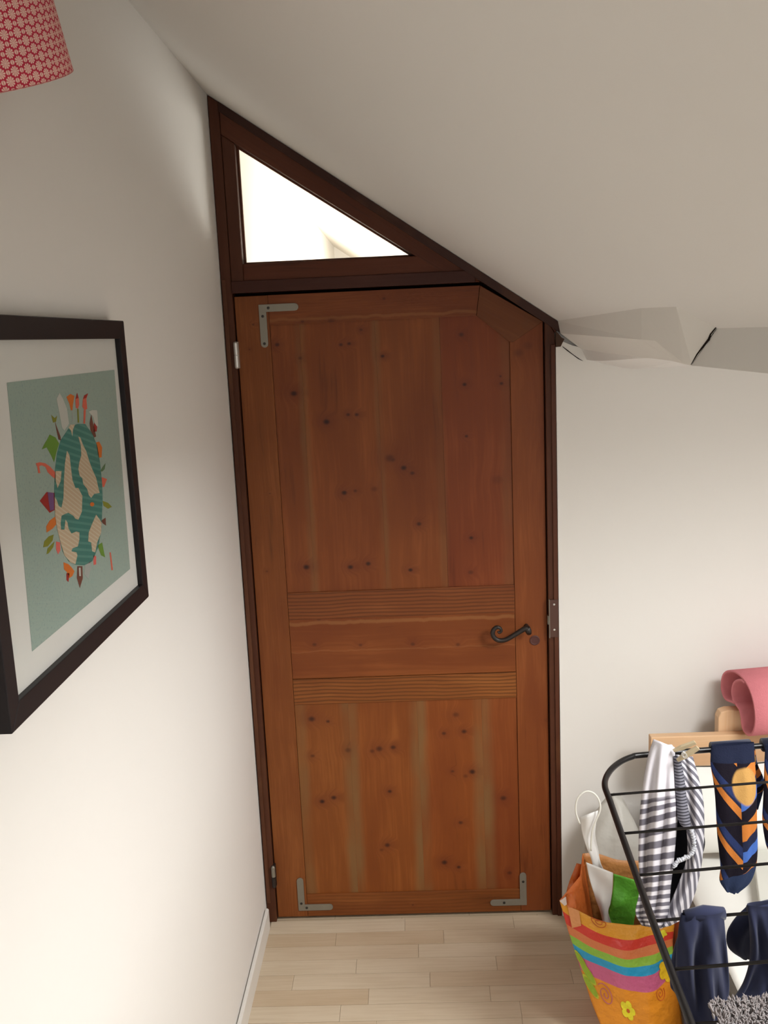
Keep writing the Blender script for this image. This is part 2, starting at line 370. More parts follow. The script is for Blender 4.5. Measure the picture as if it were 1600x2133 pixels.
mb.tube([k0 + (k1-k0)*k + v3(-.0012, dy_, 0) for k, dy_ in ((0, 0), (.16, .004), (.30, -.004), (.5, .001), (.7, .004), (.88, .001), (1, 0))], [.0008, .0014, .0019, .0013, .0012, .0008, .0005], 6)
mb.box((.974, -1.30, 1.711), (.982, -1.06, 1.760))  # unseen dark box added behind the crack to keep dormer light out
struct(mb, 'trim_3', M_GAP, 'dark jagged crack across the plastered beam', 'crack')
mb = MB(); pts = [PY(q[0], q[1], GY-.0004) for q in [(1172, 722), (1182, 730), (1194, 739), (1205, 747), (1214, 752)]]
mb.tube(pts, [.0008, .0015, .0010, .0013, .0004], 6)
struct(mb, 'trim_4', M_GAP, 'thin diagonal plaster crack beside the top of the door frame', 'crack')

# ------------------------------------------------------------------ door frame and transom
FY = -0.014
fr = empty('trim_5', (.45, .02, 0), 'dark stained wooden door frame with sloping head fitted under the ceiling', 'door frame', kind='structure')
JL, PB, PT, DT = .0295, 1.9895, 2.305, 1.9125      # jamb inner, pane bottom, pane top, door-opening top
def xz(poly, y=FY): return [(a, y, b) for a, b in poly]
e = .0015
MB().prism(xz([(e, FZ), (JL, FZ), (JL, cz(JL)-e), (e, cz(e)-e)]), (0, .09, 0)).build('jamb', M_FRZ, fr, bevel=.002)
# transom stile
hs = .072     # vertical thickness of the sloping head measured in z at the transom
PZT = lambda x: 2.3475 - .6655 * x          # lower edge of the head at the pane
MB().prism(xz([(JL+.0008, DT), (.0645, DT), (.0645, PZT(.0645)), (JL+.0008, PZT(JL))]), (0, .08, 0)).build('transom_stile', M_FRZ, fr, bevel=.003)
# head rail under the ceiling
xe = .935
sn = lambda x: cz(x) - e
MB().prism(xz([(JL+.0008, PZT(JL)), (JL+.0008, sn(JL)), (xe, sn(xe)), (.915, sn(xe)-.022), (.886, 1.814), (.716, 1.914), (.62, PZT(.62))]), (0, .085, 0)).build('sloping_head', M_FRS, fr, bevel=.0025)
# outer dark bead along the slope
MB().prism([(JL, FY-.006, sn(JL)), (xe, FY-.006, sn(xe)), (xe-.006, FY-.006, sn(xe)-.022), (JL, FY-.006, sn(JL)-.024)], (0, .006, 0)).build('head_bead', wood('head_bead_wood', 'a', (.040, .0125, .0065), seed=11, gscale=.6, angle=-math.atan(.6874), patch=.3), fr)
# transom bar
MB().prism(xz([(.0648, DT), (.714, DT), (.5427, PB), (.0648, PB)], FY+.001), (0, .08, 0)).build('transom_bar', M_FRX, fr, bevel=.003)
MB().box((JL, FY-.004, DT-.001), (.700, FY+.001, DT+.032)).build('transom_bead', wood('transom_bead_wood', 'x', (.055, .0145, .007), seed=12, gscale=.6), fr, bevel=.002)
# right jamb
MB().prism(xz([(.8868, FZ), (RX0-.0005, FZ), (RX0-.0005, 1.735), (.914, sn(xe)-.022), (.8868, 1.812)]), (0, .09, 0)).build('jamb', M_FRZ, fr, bevel=.002)
MB().box((.902, FY-.005, FZ), (RX0-.001, FY, 1.735)).build('jamb_bead', wood('jamb_bead_wood', 'z', (.075, .022, .009), seed=13, gscale=.5, patch=.6), fr, bevel=.0015)
MB().box((.004, FY-.005, .0635), (.015, FY, 1.95)).build('jamb_bead', wood('left_jamb_bead_wood', 'z', (.085, .028, .011), seed=14, gscale=.5, patch=.6), fr, bevel=.0015)
# splintered offcut below the head end
o1 = [PY(q[0], q[1], GY-.004) for q in [(1158, 690), (1163, 694), (1170, 703), (1176, 706), (1171, 716), (1168, 722), (1158, 723)]]
MB().prism(o1, (0, .012, 0)).build('splintered_offcut', wood('offcut_wood', 'z', (.045, .018, .007), seed=15), fr)
# added near-black sheet behind the leaf: darkens the gaps, blocks landing light
MB().prism([(.0100, .042, FZ), (.9050, .042, FZ), (.9050, .042, 1.81), (.722, .042, 1.935), (.0100, .042, 1.935)], (0, .004, 0)).build('gap_backing', M_GAP, fr)
# transom pane with glazing beads
wr = empty('window_1', (.25, .02, PB), 'triangular glazed transom above the brown door', 'window', kind='structure')
g = NT('clear_glass'); lwn = g.n('ShaderNodeLayerWeight'); lwn.inputs[0].default_value = .5; fc = g.math('MULTIPLY_ADD', g.math('POWER', lwn.outputs['Facing'], 4.0), .35, .022)
tr = g.n('ShaderNodeBsdfTransparent'); tr.inputs[0].default_value = (.97, .98, .97, 1); gl = g.n('ShaderNodeBsdfGlossy'); gl.inputs['Roughness'].default_value = .02
ms = g.n('ShaderNodeMixShader'); g.t.links.new(fc, ms.inputs[0]); g.t.links.new(tr.outputs[0], ms.inputs[1]); g.t.links.new(gl.outputs[0], ms.inputs[2])
g.t.links.new(ms.outputs[0], g.t.nodes['Material Output'].inputs['Surface']); M_GLASS = g.m
xr_ = .5385
tri = [(.0648, PB), (xr_, PB), (.0648, PZT(.0648))]
MB().prism([(a, .030, b) for a, b in tri], (0, .004, 0)).build('pane', M_GLASS, wr)
M_BEADW = wood('glazing_bead_wood', 'x', (.10, .028, .010), seed=16)
MB().prism([(.0648, .020, PB), (xr_, .020, PB), (xr_-.012, .020, PB+.006), (.0648, .020, PB+.006)], (0, .01, 0)).build('glazing_bead', M_BEADW, wr)
MB().box((.0648, .020, PB+.006), (.0700, .030, PZT(.07)-.004)).build('glazing_bead', M_BEADW, wr)
MB().prism([(.0648, .020, PZT(.0648)), (xr_, .020, PZT(xr_)), (xr_-.008, .020, PZT(xr_)), (.0648, .020, PZT(.0648)-.006)], (0, .01, 0)).build('glazing_bead', M_BEADW, wr)

# ------------------------------------------------------------------ door leaf
dr = empty('door_1', (.457, .02, 0), 'reddish brown panelled wooden door with a cut-off top right corner', 'door', kind='structure')
def D(px, py): q = PY(px, py, 0.0); return q[0], q[2]
def kn(lst): return [(*D(a, b), r*1.12, s) for a, b, r, s in lst]
KU = kn([(577,718,.007,.8),(612,820,.010,.9),(625,746,.006,.5),(680,879,.010,1),(725,864,.006,.8),(743,864,.0065,.8),(710,718,.006,.8),(727,716,.006,.8),(797,742,.006,.9),(752,687,.005,.6),
         (717,1027,.0085,.95),(740,1023,.006,.6),(812,955,.014,.55),(818,958,.008,.6),(841,975,.009,.95),(859,986,.007,.7),(638,1182,.010,.95),(730,1182,.0085,.95),(767,1175,.008,.9),(855,1188,.007,.95),(873,1092,.0075,.8),
         (982,1121,.0065,.9),(981,1193,.008,.5),(961,697,.008,.7),(968,801,.0065,.9),(1045,799,.006,.8),(1043,784,.004,.6),(972,909,.0055,.8),(1036,1000,.017,.25),(780,1019,.010,.35)])
KLo = kn([(649,1499,.011,.85),(683,1504,.006,.8),(790,1561,.011,.7),(775,1566,.008,.5),(819,1558,.0085,.8),(725,1564,.010,.5),(651,1576,.007,.6),(671,1671,.0085,.95),(695,1663,.009,.9),(812,1650,.007,.8),(807,1762,.009,.8),(795,1772,.007,.4),
         (926,1798,.0095,.9),(956,1808,.007,.8),(925,1529,.007,.7),(967,1525,.0085,.8),(950,1490,.010,.5),(984,1609,.010,.9),(943,1608,.006,.6),(970,1618,.008,.4),(960,1715,.0075,.7),(1049,1664,.010,.75),(1062,1820,.008,.6)])
KM = kn([(655,1343,.007,.55),(751,1344,.006,.5),(860,1342,.007,.55),(954,1343,.007,.5),(664,1290,.007,.4)])
def near(K, x0, x1): return [k for k in K if x0 - .03 < k[0] < x1 + .03]
SI, SR = .1265, .7905      # inner edges of the stiles
LX0, LX1 = .0325, .8838
zt, zr1, zr1b, zr2, zr2b, zbr = 1.8225, 1.0500, .968, .7845, .704, .0790
# left stile, right stile, rails
MB().box((LX0, 0, .004), (SI-.0008, .038, 1.9035)).build('stile', wood('stile_wood_hinge_side', 'z', (.30, .098, .024), seed=21, knots=kn([(527,676,.004,.6),(520,728,.003,.5),(562,1028,.003,.5),(556,1190,.004,.4)])), dr, bevel=.0012)
MB().prism([(SR+.0008, 0, .004), (LX1, 0, .004), (LX1, 0, 1.7985), (SR+.0008, 0, 1.747)], (0, .038, 0)).build('stile', wood('stile_wood_lock_side', 'z', (.29, .090, .022), seed=22, red=.12, knots=kn([(1080,735,.014,.35),(1100,720,.014,.25),(1140,1500,.010,.2)])), dr, bevel=.0012)
MB().box((SI, 0, zt), (.698, .038, 1.9035)).prism([(.698, 0, zt), (.7005, 0, zt), (.7125, 0, 1.9035), (.698, 0, 1.9035)], (0, .038, 0)).build('top_rail', wood('top_rail_wood', 'x', (.27, .078, .020), seed=23, hband=[(1.834, .006, .4)], knots=kn([(800,622,.005,.5),(630,670,.006,.5),(690,669,.010,.4)])), dr)
cp = [(.7015, 1.8225), (.7135, 1.9035), (LX1, 1.7985), (.800, 1.745), (.7905, 1.7475)]
MB().prism([(a, -.0025, b) for a, b in cp], (0, .040, 0)).build('corner_brace', wood('corner_brace_wood', 'a', (.225, .075, .022), seed=24, angle=-.55, gscale=.7, patch=.3), dr, bevel=.0015)
MB().box((SI, 0, zr1b), (SR, .038, zr1)).build('lock_rail', wood('upper_lock_rail_wood', 'x', (.30, .095, .026), seed=25, comb=.55), dr, bevel=.0010)
MB().box((SI, .0015, zr2), (SR, .036, zr1b)).build('middle_board', wood('middle_board_wood', 'x', (.285, .082, .019), seed=26, knots=KM, gscale=.5, hband=[(.955, .008, .55), (.868, .003, .3)]), dr, bevel=.0010)
MB().box((SI, 0, zr2b), (SR, .038, zr2-.0014)).build('lock_rail', wood('lower_lock_rail_wood', 'x', (.34, .118, .027), seed=27, comb=.6), dr, bevel=.0010)
MB().box((SI, 0, .004), (SR, .038, zbr)).build('bottom_rail', wood('bottom_rail_wood', 'x', (.29, .095, .022), seed=28, comb=.25, knots=kn([(860,1885,.004,.5)])), dr, bevel=.0012)
# panel boards
ju = [SI, D(648, 1100)[0], D(800, 1100)[0], D(928, 1050)[0], SR]
jl = [SI, D(734, 1640)[0], D(876, 1640)[0], D(1008, 1640)[0], SR]
stu = [[(ju[1], 0, .020, .45)], [(ju[1], 0, .020, .45), (ju[2], 0, .018, .40)], [(ju[2], 0, .018, .40), (ju[3]-.008, 0, .020, .28)], [(ju[3]-.008, 0, .02, .22), (SR-.01, 0, .03, .25)]]
stl = [[(jl[1], 0, .036, .85), (SI+.01, 0, .03, .6)], [(jl[1], 0, .036, .85), (jl[2], 0, .036, .9)], [(jl[2], 0, .036, .9), (jl[3], .0, .042, .85)], [(jl[3], .0, .042, .85)]]
for i in range(4):
    a, b = ju[i], ju[i+1]
    ztp = zt if i < 3 else None
    mt = wood('upper_board_wood_%d' % i, 'z', [(.285, .083, .021), (.30, .088, .021), (.305, .092, .023), (.27, .070, .019)][i], seed=31+i, knots=near(KU, a, b), streaks=stu[i], gscale=.55, red=(0, 0, 0, .12)[i])
    if i < 3: poly = [(a+.0001, zr1), (b-.0001, zr1), (b-.0001, zt), (a+.0001, zt)]
    else: poly = [(a+.0003, zr1), (SR, zr1), (SR, 1.7475), (.7015, 1.8225), (a+.0003, zt)]
    MB().prism([(p, .0045, q) for p, q in poly], (0, .026, 0)).build('panel_board', mt, dr)
for i in range(4):
    a, b = jl[i], jl[i+1]
    mt = wood('lower_board_wood_%d' % i, 'z', [(.315, .102, .022), (.325, .100, .020), (.33, .098, .019), (.30, .088, .019)][i], seed=41+i, knots=near(KLo, a, b), streaks=stl[i], gscale=.55, red=(0, 0, .08, .15)[i])
    MB().box((a+.0001, .0045, zbr), (b-.0001, .030, zr2b)).build('panel_board', mt, dr)

# hardware
def bracket(pts, name='corner_bracket', screws=()):
    poly = [(*D(a, b),) for a, b in pts]
    o = MB().prism([(p, -.0035, q) for p, q in poly], (0, .0034, 0)).build(name, M_STEEL, dr, label='flat grey metal corner bracket', bevel=.0007)
    for a, b in screws:
        x, z = D(a, b); MB().lathe((x, -.0030, z), (0, -1, 0), [(.0036, 0), (.0036, .0012), (.0015, .0016)], 10).build('screw', M_SCREW, o)
def larm(c, ha, va, w, sx, sz):      # corner point, horizontal arm length, vertical arm length (m)
    x, z = c; n = []
    r = w / 2
    def arc(cx, cz_, a0, a1, k=6): return [(cx + r*math.cos(a0+(a1-a0)*i/k), cz_ + r*math.sin(a0+(a1-a0)*i/k)) for i in range(k+1)]
    P = [(0, 0)] + [(q[0], q[1]) for q in arc(ha-r, r, -math.pi/2, math.pi/2)] + [(w, w)] + [(q[0], q[1]) for q in arc(r, va-r, 0, math.pi)]
    return [(x + sx*a, z + sz*b) for a, b in P]
def lbr(c, ha, va, sx, sz, scr):
    poly = larm(c, ha, va, .0205, sx, sz)
    o = MB().prism([(p, -.0035, q) for p, q in poly], (0, .0034, 0)).build('corner_bracket', M_STEEL, dr, label='flat grey metal corner bracket', bevel=.0006)
    for a, b in scr:
        MB().lathe((c[0]+sx*a, -.0033, c[1]+sz*b), (0, -1, 0), [(.0042, 0), (.0040, .0010), (.0015, .0014)], 10).build('screw', M_SCREW, o)
lbr((.0990, 1.8790), .111, .118, 1, -1, [(.027, .010), (.010, .032), (.010, .107)])
lbr((.0985, .0255), .108, .112, 1, 1, [(.010, .025), (.026, .010)])
lbr((.8090, .0255), .113, .110, -1, 1, [(.010, .08), (.07, .010)])
# hinges
for zc, mats in ((1.744, (M_BRIGHT, M_BRIGHT)), (.153, (M_IRON, M_STEEL))):
    hg = MB().lathe((.0305, -.019, zc - .037), (0, 0, 1), [(.0025, 0), (.0060, .004), (.0060, .036)], 14).build('hinge_knuckle', mats[0], dr, label='small metal hinge barrel', smooth=False)
    MB().lathe((.0305, -.019, zc + .001), (0, 0, 1), [(.0060, 0), (.0060, .032), (.0025, .036)], 14).build('hinge_pin', mats[1], hg)
    MB().box((.0245, -.0145, zc-.036), (.0365, -.0005, zc+.036)).build('hinge_leaf', mats[0], hg)
# scroll handle
def Hc(a, b, y): q = PY(980 + a/7.273, 1200 + b/7.273, y); return q
hp = [(418,838),(440,858),(468,830),(448,788),(398,776),(352,812),(338,880),(378,948),(450,976),(540,962),(640,908),(740,846),(820,800),(868,790)]
hpath = [Hc(a, b, -.042) for a, b in hp]; hpath = spl(hpath, 60)
rr = [.0030 + .0038 * min(1, i/26) + .0009 * (i > 45) * (i-45)/15 for i in range(61)]
hd = MB().tube(hpath, rr, 10).build('handle', M_IRON, dr, label='black wrought iron lever handle ending in a scroll', smooth=True)
bc = Hc(872, 800, -.042)
MB().tube([bc + v3(-.002, -.002, .004), bc + v3(.001, .002, -.006), bc + v3(.004, .008, -.016)], [.0085, .0095, .0075], 12).build('handle_boss', M_IRON, hd, smooth=True)
MB().lathe((bc[0], -.036, bc[2]-.004), (0, 1, 0), [(.007, -.002), (.007, .036)], 12).build('spindle', M_IRON, hd, smooth=False)
ec = D(980 + 975/7.273, 1200 + 972/7.273)
MB().lathe((ec[0], -.0008, ec[1]), (0, -1, 0), [(.0150, -.001), (.0150, .0012), (.0125, .0022), (.010, .0014)], 24).build('keyhole_cover', plain('painted_rose', (.085, .030, .024, 1), .5, .3), dr)
# strike plate on the jamb
sp = MB().box((.8885, FY-.0075, .894), (.9135, FY-.0045, 1.007)).build('strike_plate', plain('brown_painted_steel', (.085, .038, .026, 1), .45, .4), fr, label='brown strike plate with pale screws', bevel=.0006)
for zc in (.993, .917): MB().lathe((.902, FY-.0073, zc), (0, -1, 0), [(.0032, 0), (.0028, .0012), (.001, .0016)], 10).build('screw', M_BRIGHT, sp)
MB().box((.8872, FY-.009, .892), (.8892, FY+.004, 1.008)).build('strike_edge', M_STEEL, sp)
MB().box((.8838, FY-.004, .932), (.8878, FY+.010, .958)).build('latch_bolt', M_STEEL, dr)
# ------------------------------------------------------------------ framed picture on the left wall
pc = empty('framed_picture', (.012, -1.345, 1.335), 'black framed picture of a small globe ringed with animals and houses on pale teal', 'picture')
M_BLK = plain('black_picture_frame', (.012, .008, .009, 1), .45, .25, var=.1)
y0, y1, z0, z1, fw = -1.648, -1.045, 1.335, 1.823, .030
for poly in ([(y0, z0), (y1, z0), (y1-fw, z0+fw), (y0+fw, z0+fw)], [(y1, z0), (y1, z1), (y1-fw, z1-fw), (y1-fw, z0+fw)],
             [(y1, z1), (y0, z1), (y0+fw, z1-fw), (y1-fw, z1-fw)], [(y0, z1), (y0, z0), (y0+fw, z0+fw), (y0+fw, z1-fw)]):
    MB().prism([(.003, a, b) for a, b in poly], (.023, 0, 0)).build('frame_bar', M_BLK, pc, bevel=.0012)
MB().box((.002, y0+.012, z0+.012), (.005, y1-.012, z1-.012)).build('backing_board', plain('grey_backing_board', (.12, .11, .10, 1), .8), pc)
MB().box((.0152, y0+fw-.004, z0+fw-.004), (.0168, y1-fw+.004, z1-fw+.004)).build('mat', plain('white_mat_board', (.82, .80, .79, 1), .8, .2, var=.03), pc)
PXP = .0170
def AP(a, b, off=0):
    q = PX(60 + a/4.85, 800 + b/4.85, PXP + off); return (PXP + off, q[1], q[2])
def pq(px, py, off=0): q = PX(px, py, PXP+off); return (PXP+off, q[1], q[2])
def flat(name, poly, mat, parent, th=.0002):
    return MB().prism(poly, (th, 0, 0)).build(name, mat, parent)
t = NT('teal_print_paper'); p = t.obj(); n1 = t.noise(p, 260, 2)
M_TEAL = t.fin(t.mix(t.sstep(n1, .55, .68, 0, .55), (.36, .46, .42, 1), (.24, .35, .36, 1)), .75, .2)
pr = flat('print', [pq(14, 797), pq(238, 770), pq(271, 1185), pq(67, 1357)], M_TEAL, pc)
def stripe(name, a, b, fr_, ang=.25):
    t = NT(name); x, y, z = t.sep(t.obj()); s_ = t.math('SINE', t.math('MULTIPLY', t.math('ADD', z, t.math('MULTIPLY', y, ang)), fr_))
    return t.fin(t.mix(t.sstep(s_, .1, .7), a, b), .75, .2)
M_SEA = stripe('teal_stripe_print', (.045, .22, .20, 1), (.085, .285, .255, 1), 620)
M_LAND = stripe('cream_stripe_print', (.60, .46, .33, 1), (.66, .56, .43, 1), 900, .5)
def col(name, r, g, b): return plain(name, srgb(r, g, b), .75, .2, var=.05)
C_ = dict(white=col('white_print', 205, 205, 200), orange=col('orange_print', 222, 120, 50), coral=col('coral_print', 225, 110, 90), red=col('red_print', 165, 45, 45), green=col('green_print', 105, 150, 60),
          olive=col('olive_print', 135, 140, 50), brown=col('brown_print', 115, 70, 60), purple=col('purple_print', 120, 85, 140), pink=col('pink_print', 230, 110, 105), grey=col('grey_print', 175, 180, 178), dgreen=col('dark_green_print', 85, 125, 90))
gb = flat('globe', [AP(*q, .0003) for q in [(400,450),(450,418),(500,400),(570,405),(640,500),(690,620),(720,800),(740,1000),(745,1160),(740,1300),(735,1450),(700,1650),(640,1790),(560,1830),(470,1825),(400,1790),(340,1690),(300,1520),(270,1350),(255,1150),(258,1000),(265,850),(285,700),(320,570)]], M_SEA, pr)
LANDS = [[(385,675),(410,720),(425,850),(440,970),(470,1050),(500,1050),(540,1130),(535,1290),(500,1370),(470,1360),(450,1330),(400,1300),(370,1310),(330,1330),(320,1400),(325,1470),(360,1470),(370,1370),(390,1400),(400,1460),(430,1510),(480,1490),(510,1500),(510,1570),(495,1640),(440,1660),(430,1690),(480,1700),(490,1730),(470,1820),(420,1800),(360,1730),(320,1600),(290,1480),(265,1330),(262,1140),(280,1170),(300,1230),(330,1250),(350,1150),(355,960),(365,800)],
 [(500,530),(520,540),(545,610),(580,680),(610,780),(640,860),(680,950),(700,1040),(715,1100),(660,1110),(630,1150),(605,1120),(590,1060),(550,1010),(540,950),(515,930),(500,860),(510,790),(530,720),(525,620)],
 [(680,1320),(710,1360),(735,1400),(730,1500),(690,1600),(670,1700),(640,1690),(630,1600),(600,1590),(605,1500),(640,1410)], [(270,880),(330,880),(320,980),(290,1050),(270,970)], [(400,440),(420,410),(465,410),(445,460),(440,530),(425,470)]]
for L_ in LANDS: flat('continent', [AP(*q, .0006) for q in L_], M_LAND, gb)
FIG = [('mountain','white',[(310,90),(345,150),(385,250),(405,400),(360,470),(335,440),(300,250),(280,150)]),('balloon','orange',[(380,130),(420,100),(460,120),(445,210),(440,265),(425,265),(410,200)]),
 ('balloon_basket','grey',[(436,268),(442,268),(450,380),(440,380)]),('rocket','coral',[(488,90),(505,150),(508,210),(495,250),(475,240),(470,170)]),('rocket_stem','olive',[(488,250),(502,250),(508,390),(494,390)]),
 ('rocket','coral',[(598,95),(580,150),(590,250),(565,265),(540,230),(545,160),(560,120)]),('rocket_tip','red',[(598,93),(580,140),(548,150),(560,115)]),('rocket_tip','red',[(488,88),(503,140),(472,150)]),('rocket_stem','coral',[(555,262),(575,262),(568,400),(552,400)]),
 ('castle','white',[(605,280),(640,262),(690,265),(700,420),(680,440),(650,330)]),('red_figure','red',[(660,390),(690,430),(685,480),(655,480)]),('brown_tree','brown',[(630,310),(650,400),(680,530),(660,540),(625,470),(615,400)]),
 ('palm_trunk','brown',[(262,370),(285,440),(320,530),(325,570),(300,560),(280,470)]),('palm_crown','olive',[(225,310),(262,345),(285,320),(275,380),(245,390)]),
 ('green_ray','green',[(210,510),(270,540),(305,600),(275,700),(255,790),(225,720),(180,640),(130,660),(160,600),(185,560)]),
 ('giraffe','coral',[(70,800),(110,790),(165,800),(215,835),(265,890),(270,960),(230,930),(190,890),(170,840),(130,820),(105,830),(115,900),(95,900),(85,840)]),
 ('house_roof','red',[(110,1180),(180,1090),(260,1100),(265,1270),(210,1300),(160,1240)]),('house_wall','purple',[(190,1092),(250,1100),(255,1270),(215,1280),(200,1180)]),
 ('orange_flower','orange',[(270,1335),(275,1420),(240,1460),(180,1500),(175,1440),(210,1380)]),('leaf','olive',[(250,1520),(240,1580),(190,1640),(145,1650),(155,1590),(200,1540)]),('leaf','olive',[(260,1590),(245,1650),(200,1710),(178,1720),(190,1660)]),
 ('tulip','pink',[(275,1590),(315,1600),(318,1680),(295,1720),(275,1670)]),('butterfly','orange',[(350,1800),(400,1820),(430,1850),(460,1890),(440,1940),(410,1960),(385,1900),(355,1870)]),('butterfly_tail','red',[(380,1910),(410,1910),(400,2000),(380,1980)]),
 ('tower','brown',[(490,1840),(540,1840),(545,1960),(515,2060),(485,1960)]),('tower_front','white',[(505,1855),(522,1855),(525,1940),(510,1940)]),('grey_castle','grey',[(570,1830),(620,1790),(630,1850),(600,1970),(560,1920)]),('tulip','pink',[(650,1730),(680,1740),(680,1820),(655,1830)]),
 ('leaf','green',[(695,1630),(740,1600),(770,1750),(730,1730)]),('orange_tree','orange',[(680,590),(710,580),(740,640),(735,740),(705,745)]),('leaf','dgreen',[(720,880),(750,830),(775,800),(765,860),(740,885)]),
 ('kite','coral',[(735,940),(790,960),(760,1040),(745,1040)]),('fish','olive',[(745,1180),(800,1200),(840,1240),(800,1260),(755,1230)]),('bird','brown',[(730,1380),(775,1350),(780,1430),(750,1410)]),('lighthouse','coral',[(815,1700),(828,1700),(850,1880),(835,1880)])]
for nm, c, poly in FIG: flat(nm + '_print', [AP(*q, .0003 if nm not in ('house_wall','rocket_tip','red_figure','brown_tree','tower_front') else .0006) for q in poly], C_[c], pr)
flat('sea_flower_print', [AP(640+22*math.cos(k), 1215+22*math.sin(k), .0006) for k in np.linspace(0, 5.5, 8)], C_['orange'], pr)
MB().box((.0195, y0+fw-.004, z0+fw-.004), (.0212, y1-fw+.004, z1-fw+.004)).build('glass_pane', M_GLASS, pc)

# ------------------------------------------------------------------ pendant lamp at the upper left
def bear(px, py, d): return CAM + (CF + CR*(px-W/2)/FPX - CU*(py-H/2)/FPX) * d
t = NT('red_fabric_with_cream_flowers'); u, v, _ = t.sep(t.uv())
def cell(ox, oy, a, b):   # local position in a rectangular lattice with offset
    fx = t.math('SUBTRACT', t.math('FRACT', t.math('ADD', t.math('DIVIDE', u, a), ox)), .5); fy = t.math('SUBTRACT', t.math('FRACT', t.math('ADD', t.math('DIVIDE', v, b), oy)), .5)
    X_, Y_ = t.math('MULTIPLY', fx, a), t.math('MULTIPLY', fy, b); return X_, Y_, t.math('SQRT', t.math('ADD', t.math('MULTIPLY', X_, X_), t.math('MULTIPLY', Y_, Y_)))
A_, B_ = .0174, .0178
def flower(ox, oy, R_):
    X_, Y_, r = cell(ox, oy, A_, B_); th = t.math('ARCTAN2', Y_, X_)
    pet = t.math('COSINE', t.math('MULTIPLY', th, 10.0))
    edge = t.math('ADD', R_, t.math('MULTIPLY', pet, R_ * .07))
    ins = t.sstep(t.math('SUBTRACT', edge, r), 0, .0006)
    gap = t.math('MULTIPLY', t.sstep(pet, -.95, -.45, 0, 1), t.sstep(r, .0006, .0011)); hole = t.math('MAXIMUM', gap, t.sstep(r, .0007, .0012, 1, 0))
    return t.math('MULTIPLY', ins, hole)
def dot(ox, oy, R_):
    X_, Y_, r = cell(ox, oy, A_, B_)
    return t.math('MULTIPLY', t.sstep(r, R_ - .0004, R_ + .0002, 1, 0), t.sstep(t.math('ABSOLUTE', X_), .0001, .0005))
f = t.math('MAXIMUM', flower(0, 0, .0053), flower(.5, .5, .0053))
f = t.math('MAXIMUM', f, t.math('MAXIMUM', dot(.5, 0.0, .0026), dot(0.0, .5, .0026)))
M_SHADE = t.fin(t.mix(f, (.50, .030, .065, 1), (.82, .55, .48, 1)), .8, .2)
t.p.inputs['Transmission Weight'].default_value = 0
# shade axis tilted towards the viewer
sc_ = bear(-112, 182, 1.12); r0 = .1465; hgt = .21
ax = np.array((-.045, -.40, 1.0)); ax /= np.linalg.norm(ax)
lp = empty('pendant_lamp', sc_, 'pink and red drum lampshade printed with small cream flowers', 'lamp')
a1 = np.cross(ax, (0, 1, 0)); a1 /= np.linalg.norm(a1); b1 = np.cross(ax, a1)
mb = MB(); N_ = 96
def shp(u_, v_):
    g = 2*math.pi*u_; r = r0 * (1 - .06 * v_); return sc_ + ax*(v_*hgt) + r*(math.cos(g)*a1 + math.sin(g)*b1)
mb.grid(shp, N_, 10); mb.uv = [(u_*2*math.pi*r0, v_*hgt) for u_, v_ in mb.uv]
so = mb.build('shade', M_SHADE, lp, smooth=True, solid=.0015)
for hh, rr_ in ((.0006, r0+.0002), (hgt-.0006, r0*.94+.0002)):
    MB().tube([sc_ + ax*hh + rr_*(math.cos(g)*a1 + math.sin(g)*b1) for g in np.linspace(0, 2*math.pi, 73)], .0008, 6, caps=False).build('rim_wire', plain('pink_rim_tape', (.50, .16, .16, 1), .8), so)
M_PLAST = plain('white_lamp_plastic', (.75, .73, .70, 1), .4)
sk = MB().lathe(sc_ + ax*(hgt*.55), ax, [(.018, 0), (.020, .01), (.020, .055), (.010, .065)], 16).build('socket', M_PLAST, lp)
for k in range(3):
    g = 2*math.pi*k/3 + .4; MB().tube([sc_ + ax*(hgt*.8), sc_ + ax*(hgt*.97) + r0*.94*(math.cos(g)*a1+math.sin(g)*b1)], .0014, 6).build('shade_spoke', M_PLAST, lp)
top = sc_ + ax*(hgt*.83)
cx_ = max(top[0]-.0, .06)
MB().tube(spl([top, top + v3(0, -.004, .05), v3(cx_, top[1]-.02, cz(cx_)-.03), v3(cx_, top[1]-.02, cz(cx_)-.001)], 12), .003, 8).build('cord', M_PLAST, lp, smooth=True)
MB().lathe((cx_, top[1]-.02, cz(cx_)-.032), (0, 0, 1), [(.012, 0), (.035, .008), (.035, .031)], 18).build('ceiling_rose', M_PLAST, lp)

# ------------------------------------------------------------------ bed, bedding and mat
def pine(name, axis, seed): return wood(name, axis, (.66, .42, .24), dark=(.54, .32, .16), light=(.75, .55, .36), seed=seed, gscale=.4, rough=.5)
BY = -.17
M_PX, M_PY, M_PZ = pine('pine_rail_wood', 'x', 51), pine('pine_side_wood', 'y', 52), pine('pine_post_wood', 'z', 53)
def bd(px, py, y=BY): q = PY(px, py, y); return q[0], q[2]
xl, zt_ = bd(1356, 1536); _, zb_ = bd(1445, 1601)
BX1 = 2.06
bed = empty('bed', (1.6, -1.05, FZ), 'low pine bed with a plank headboard against the end wall', 'bed')
MB().box((xl, BY, zb_), (BX1, BY+.028, zt_)).build('headboard_rail', M_PX, bed, bevel=.003)
MB().box((xl, BY+.004, .13), (BX1, BY+.022, .25)).build('headboard_rail', M_PX, bed, bevel=.003)
px0, pz0 = bd(1490, 1472, BY+.06)
def post(x):
    w_ = .088; zt2 = pz0; pts = [(x, FZ), (x+w_, FZ), (x+w_, zt2-.022), (x+w_-.007, zt2-.006), (x+w_-.024, zt2), (x+.024, zt2), (x+.007, zt2-.006), (x, zt2-.022)]
    MB().prism([(a, BY+.030, b) for a, b in pts], (0, .034, 0)).build('headboard_post', M_PZ, bed, bevel=.003)
post(px0); post(BX1-.13)
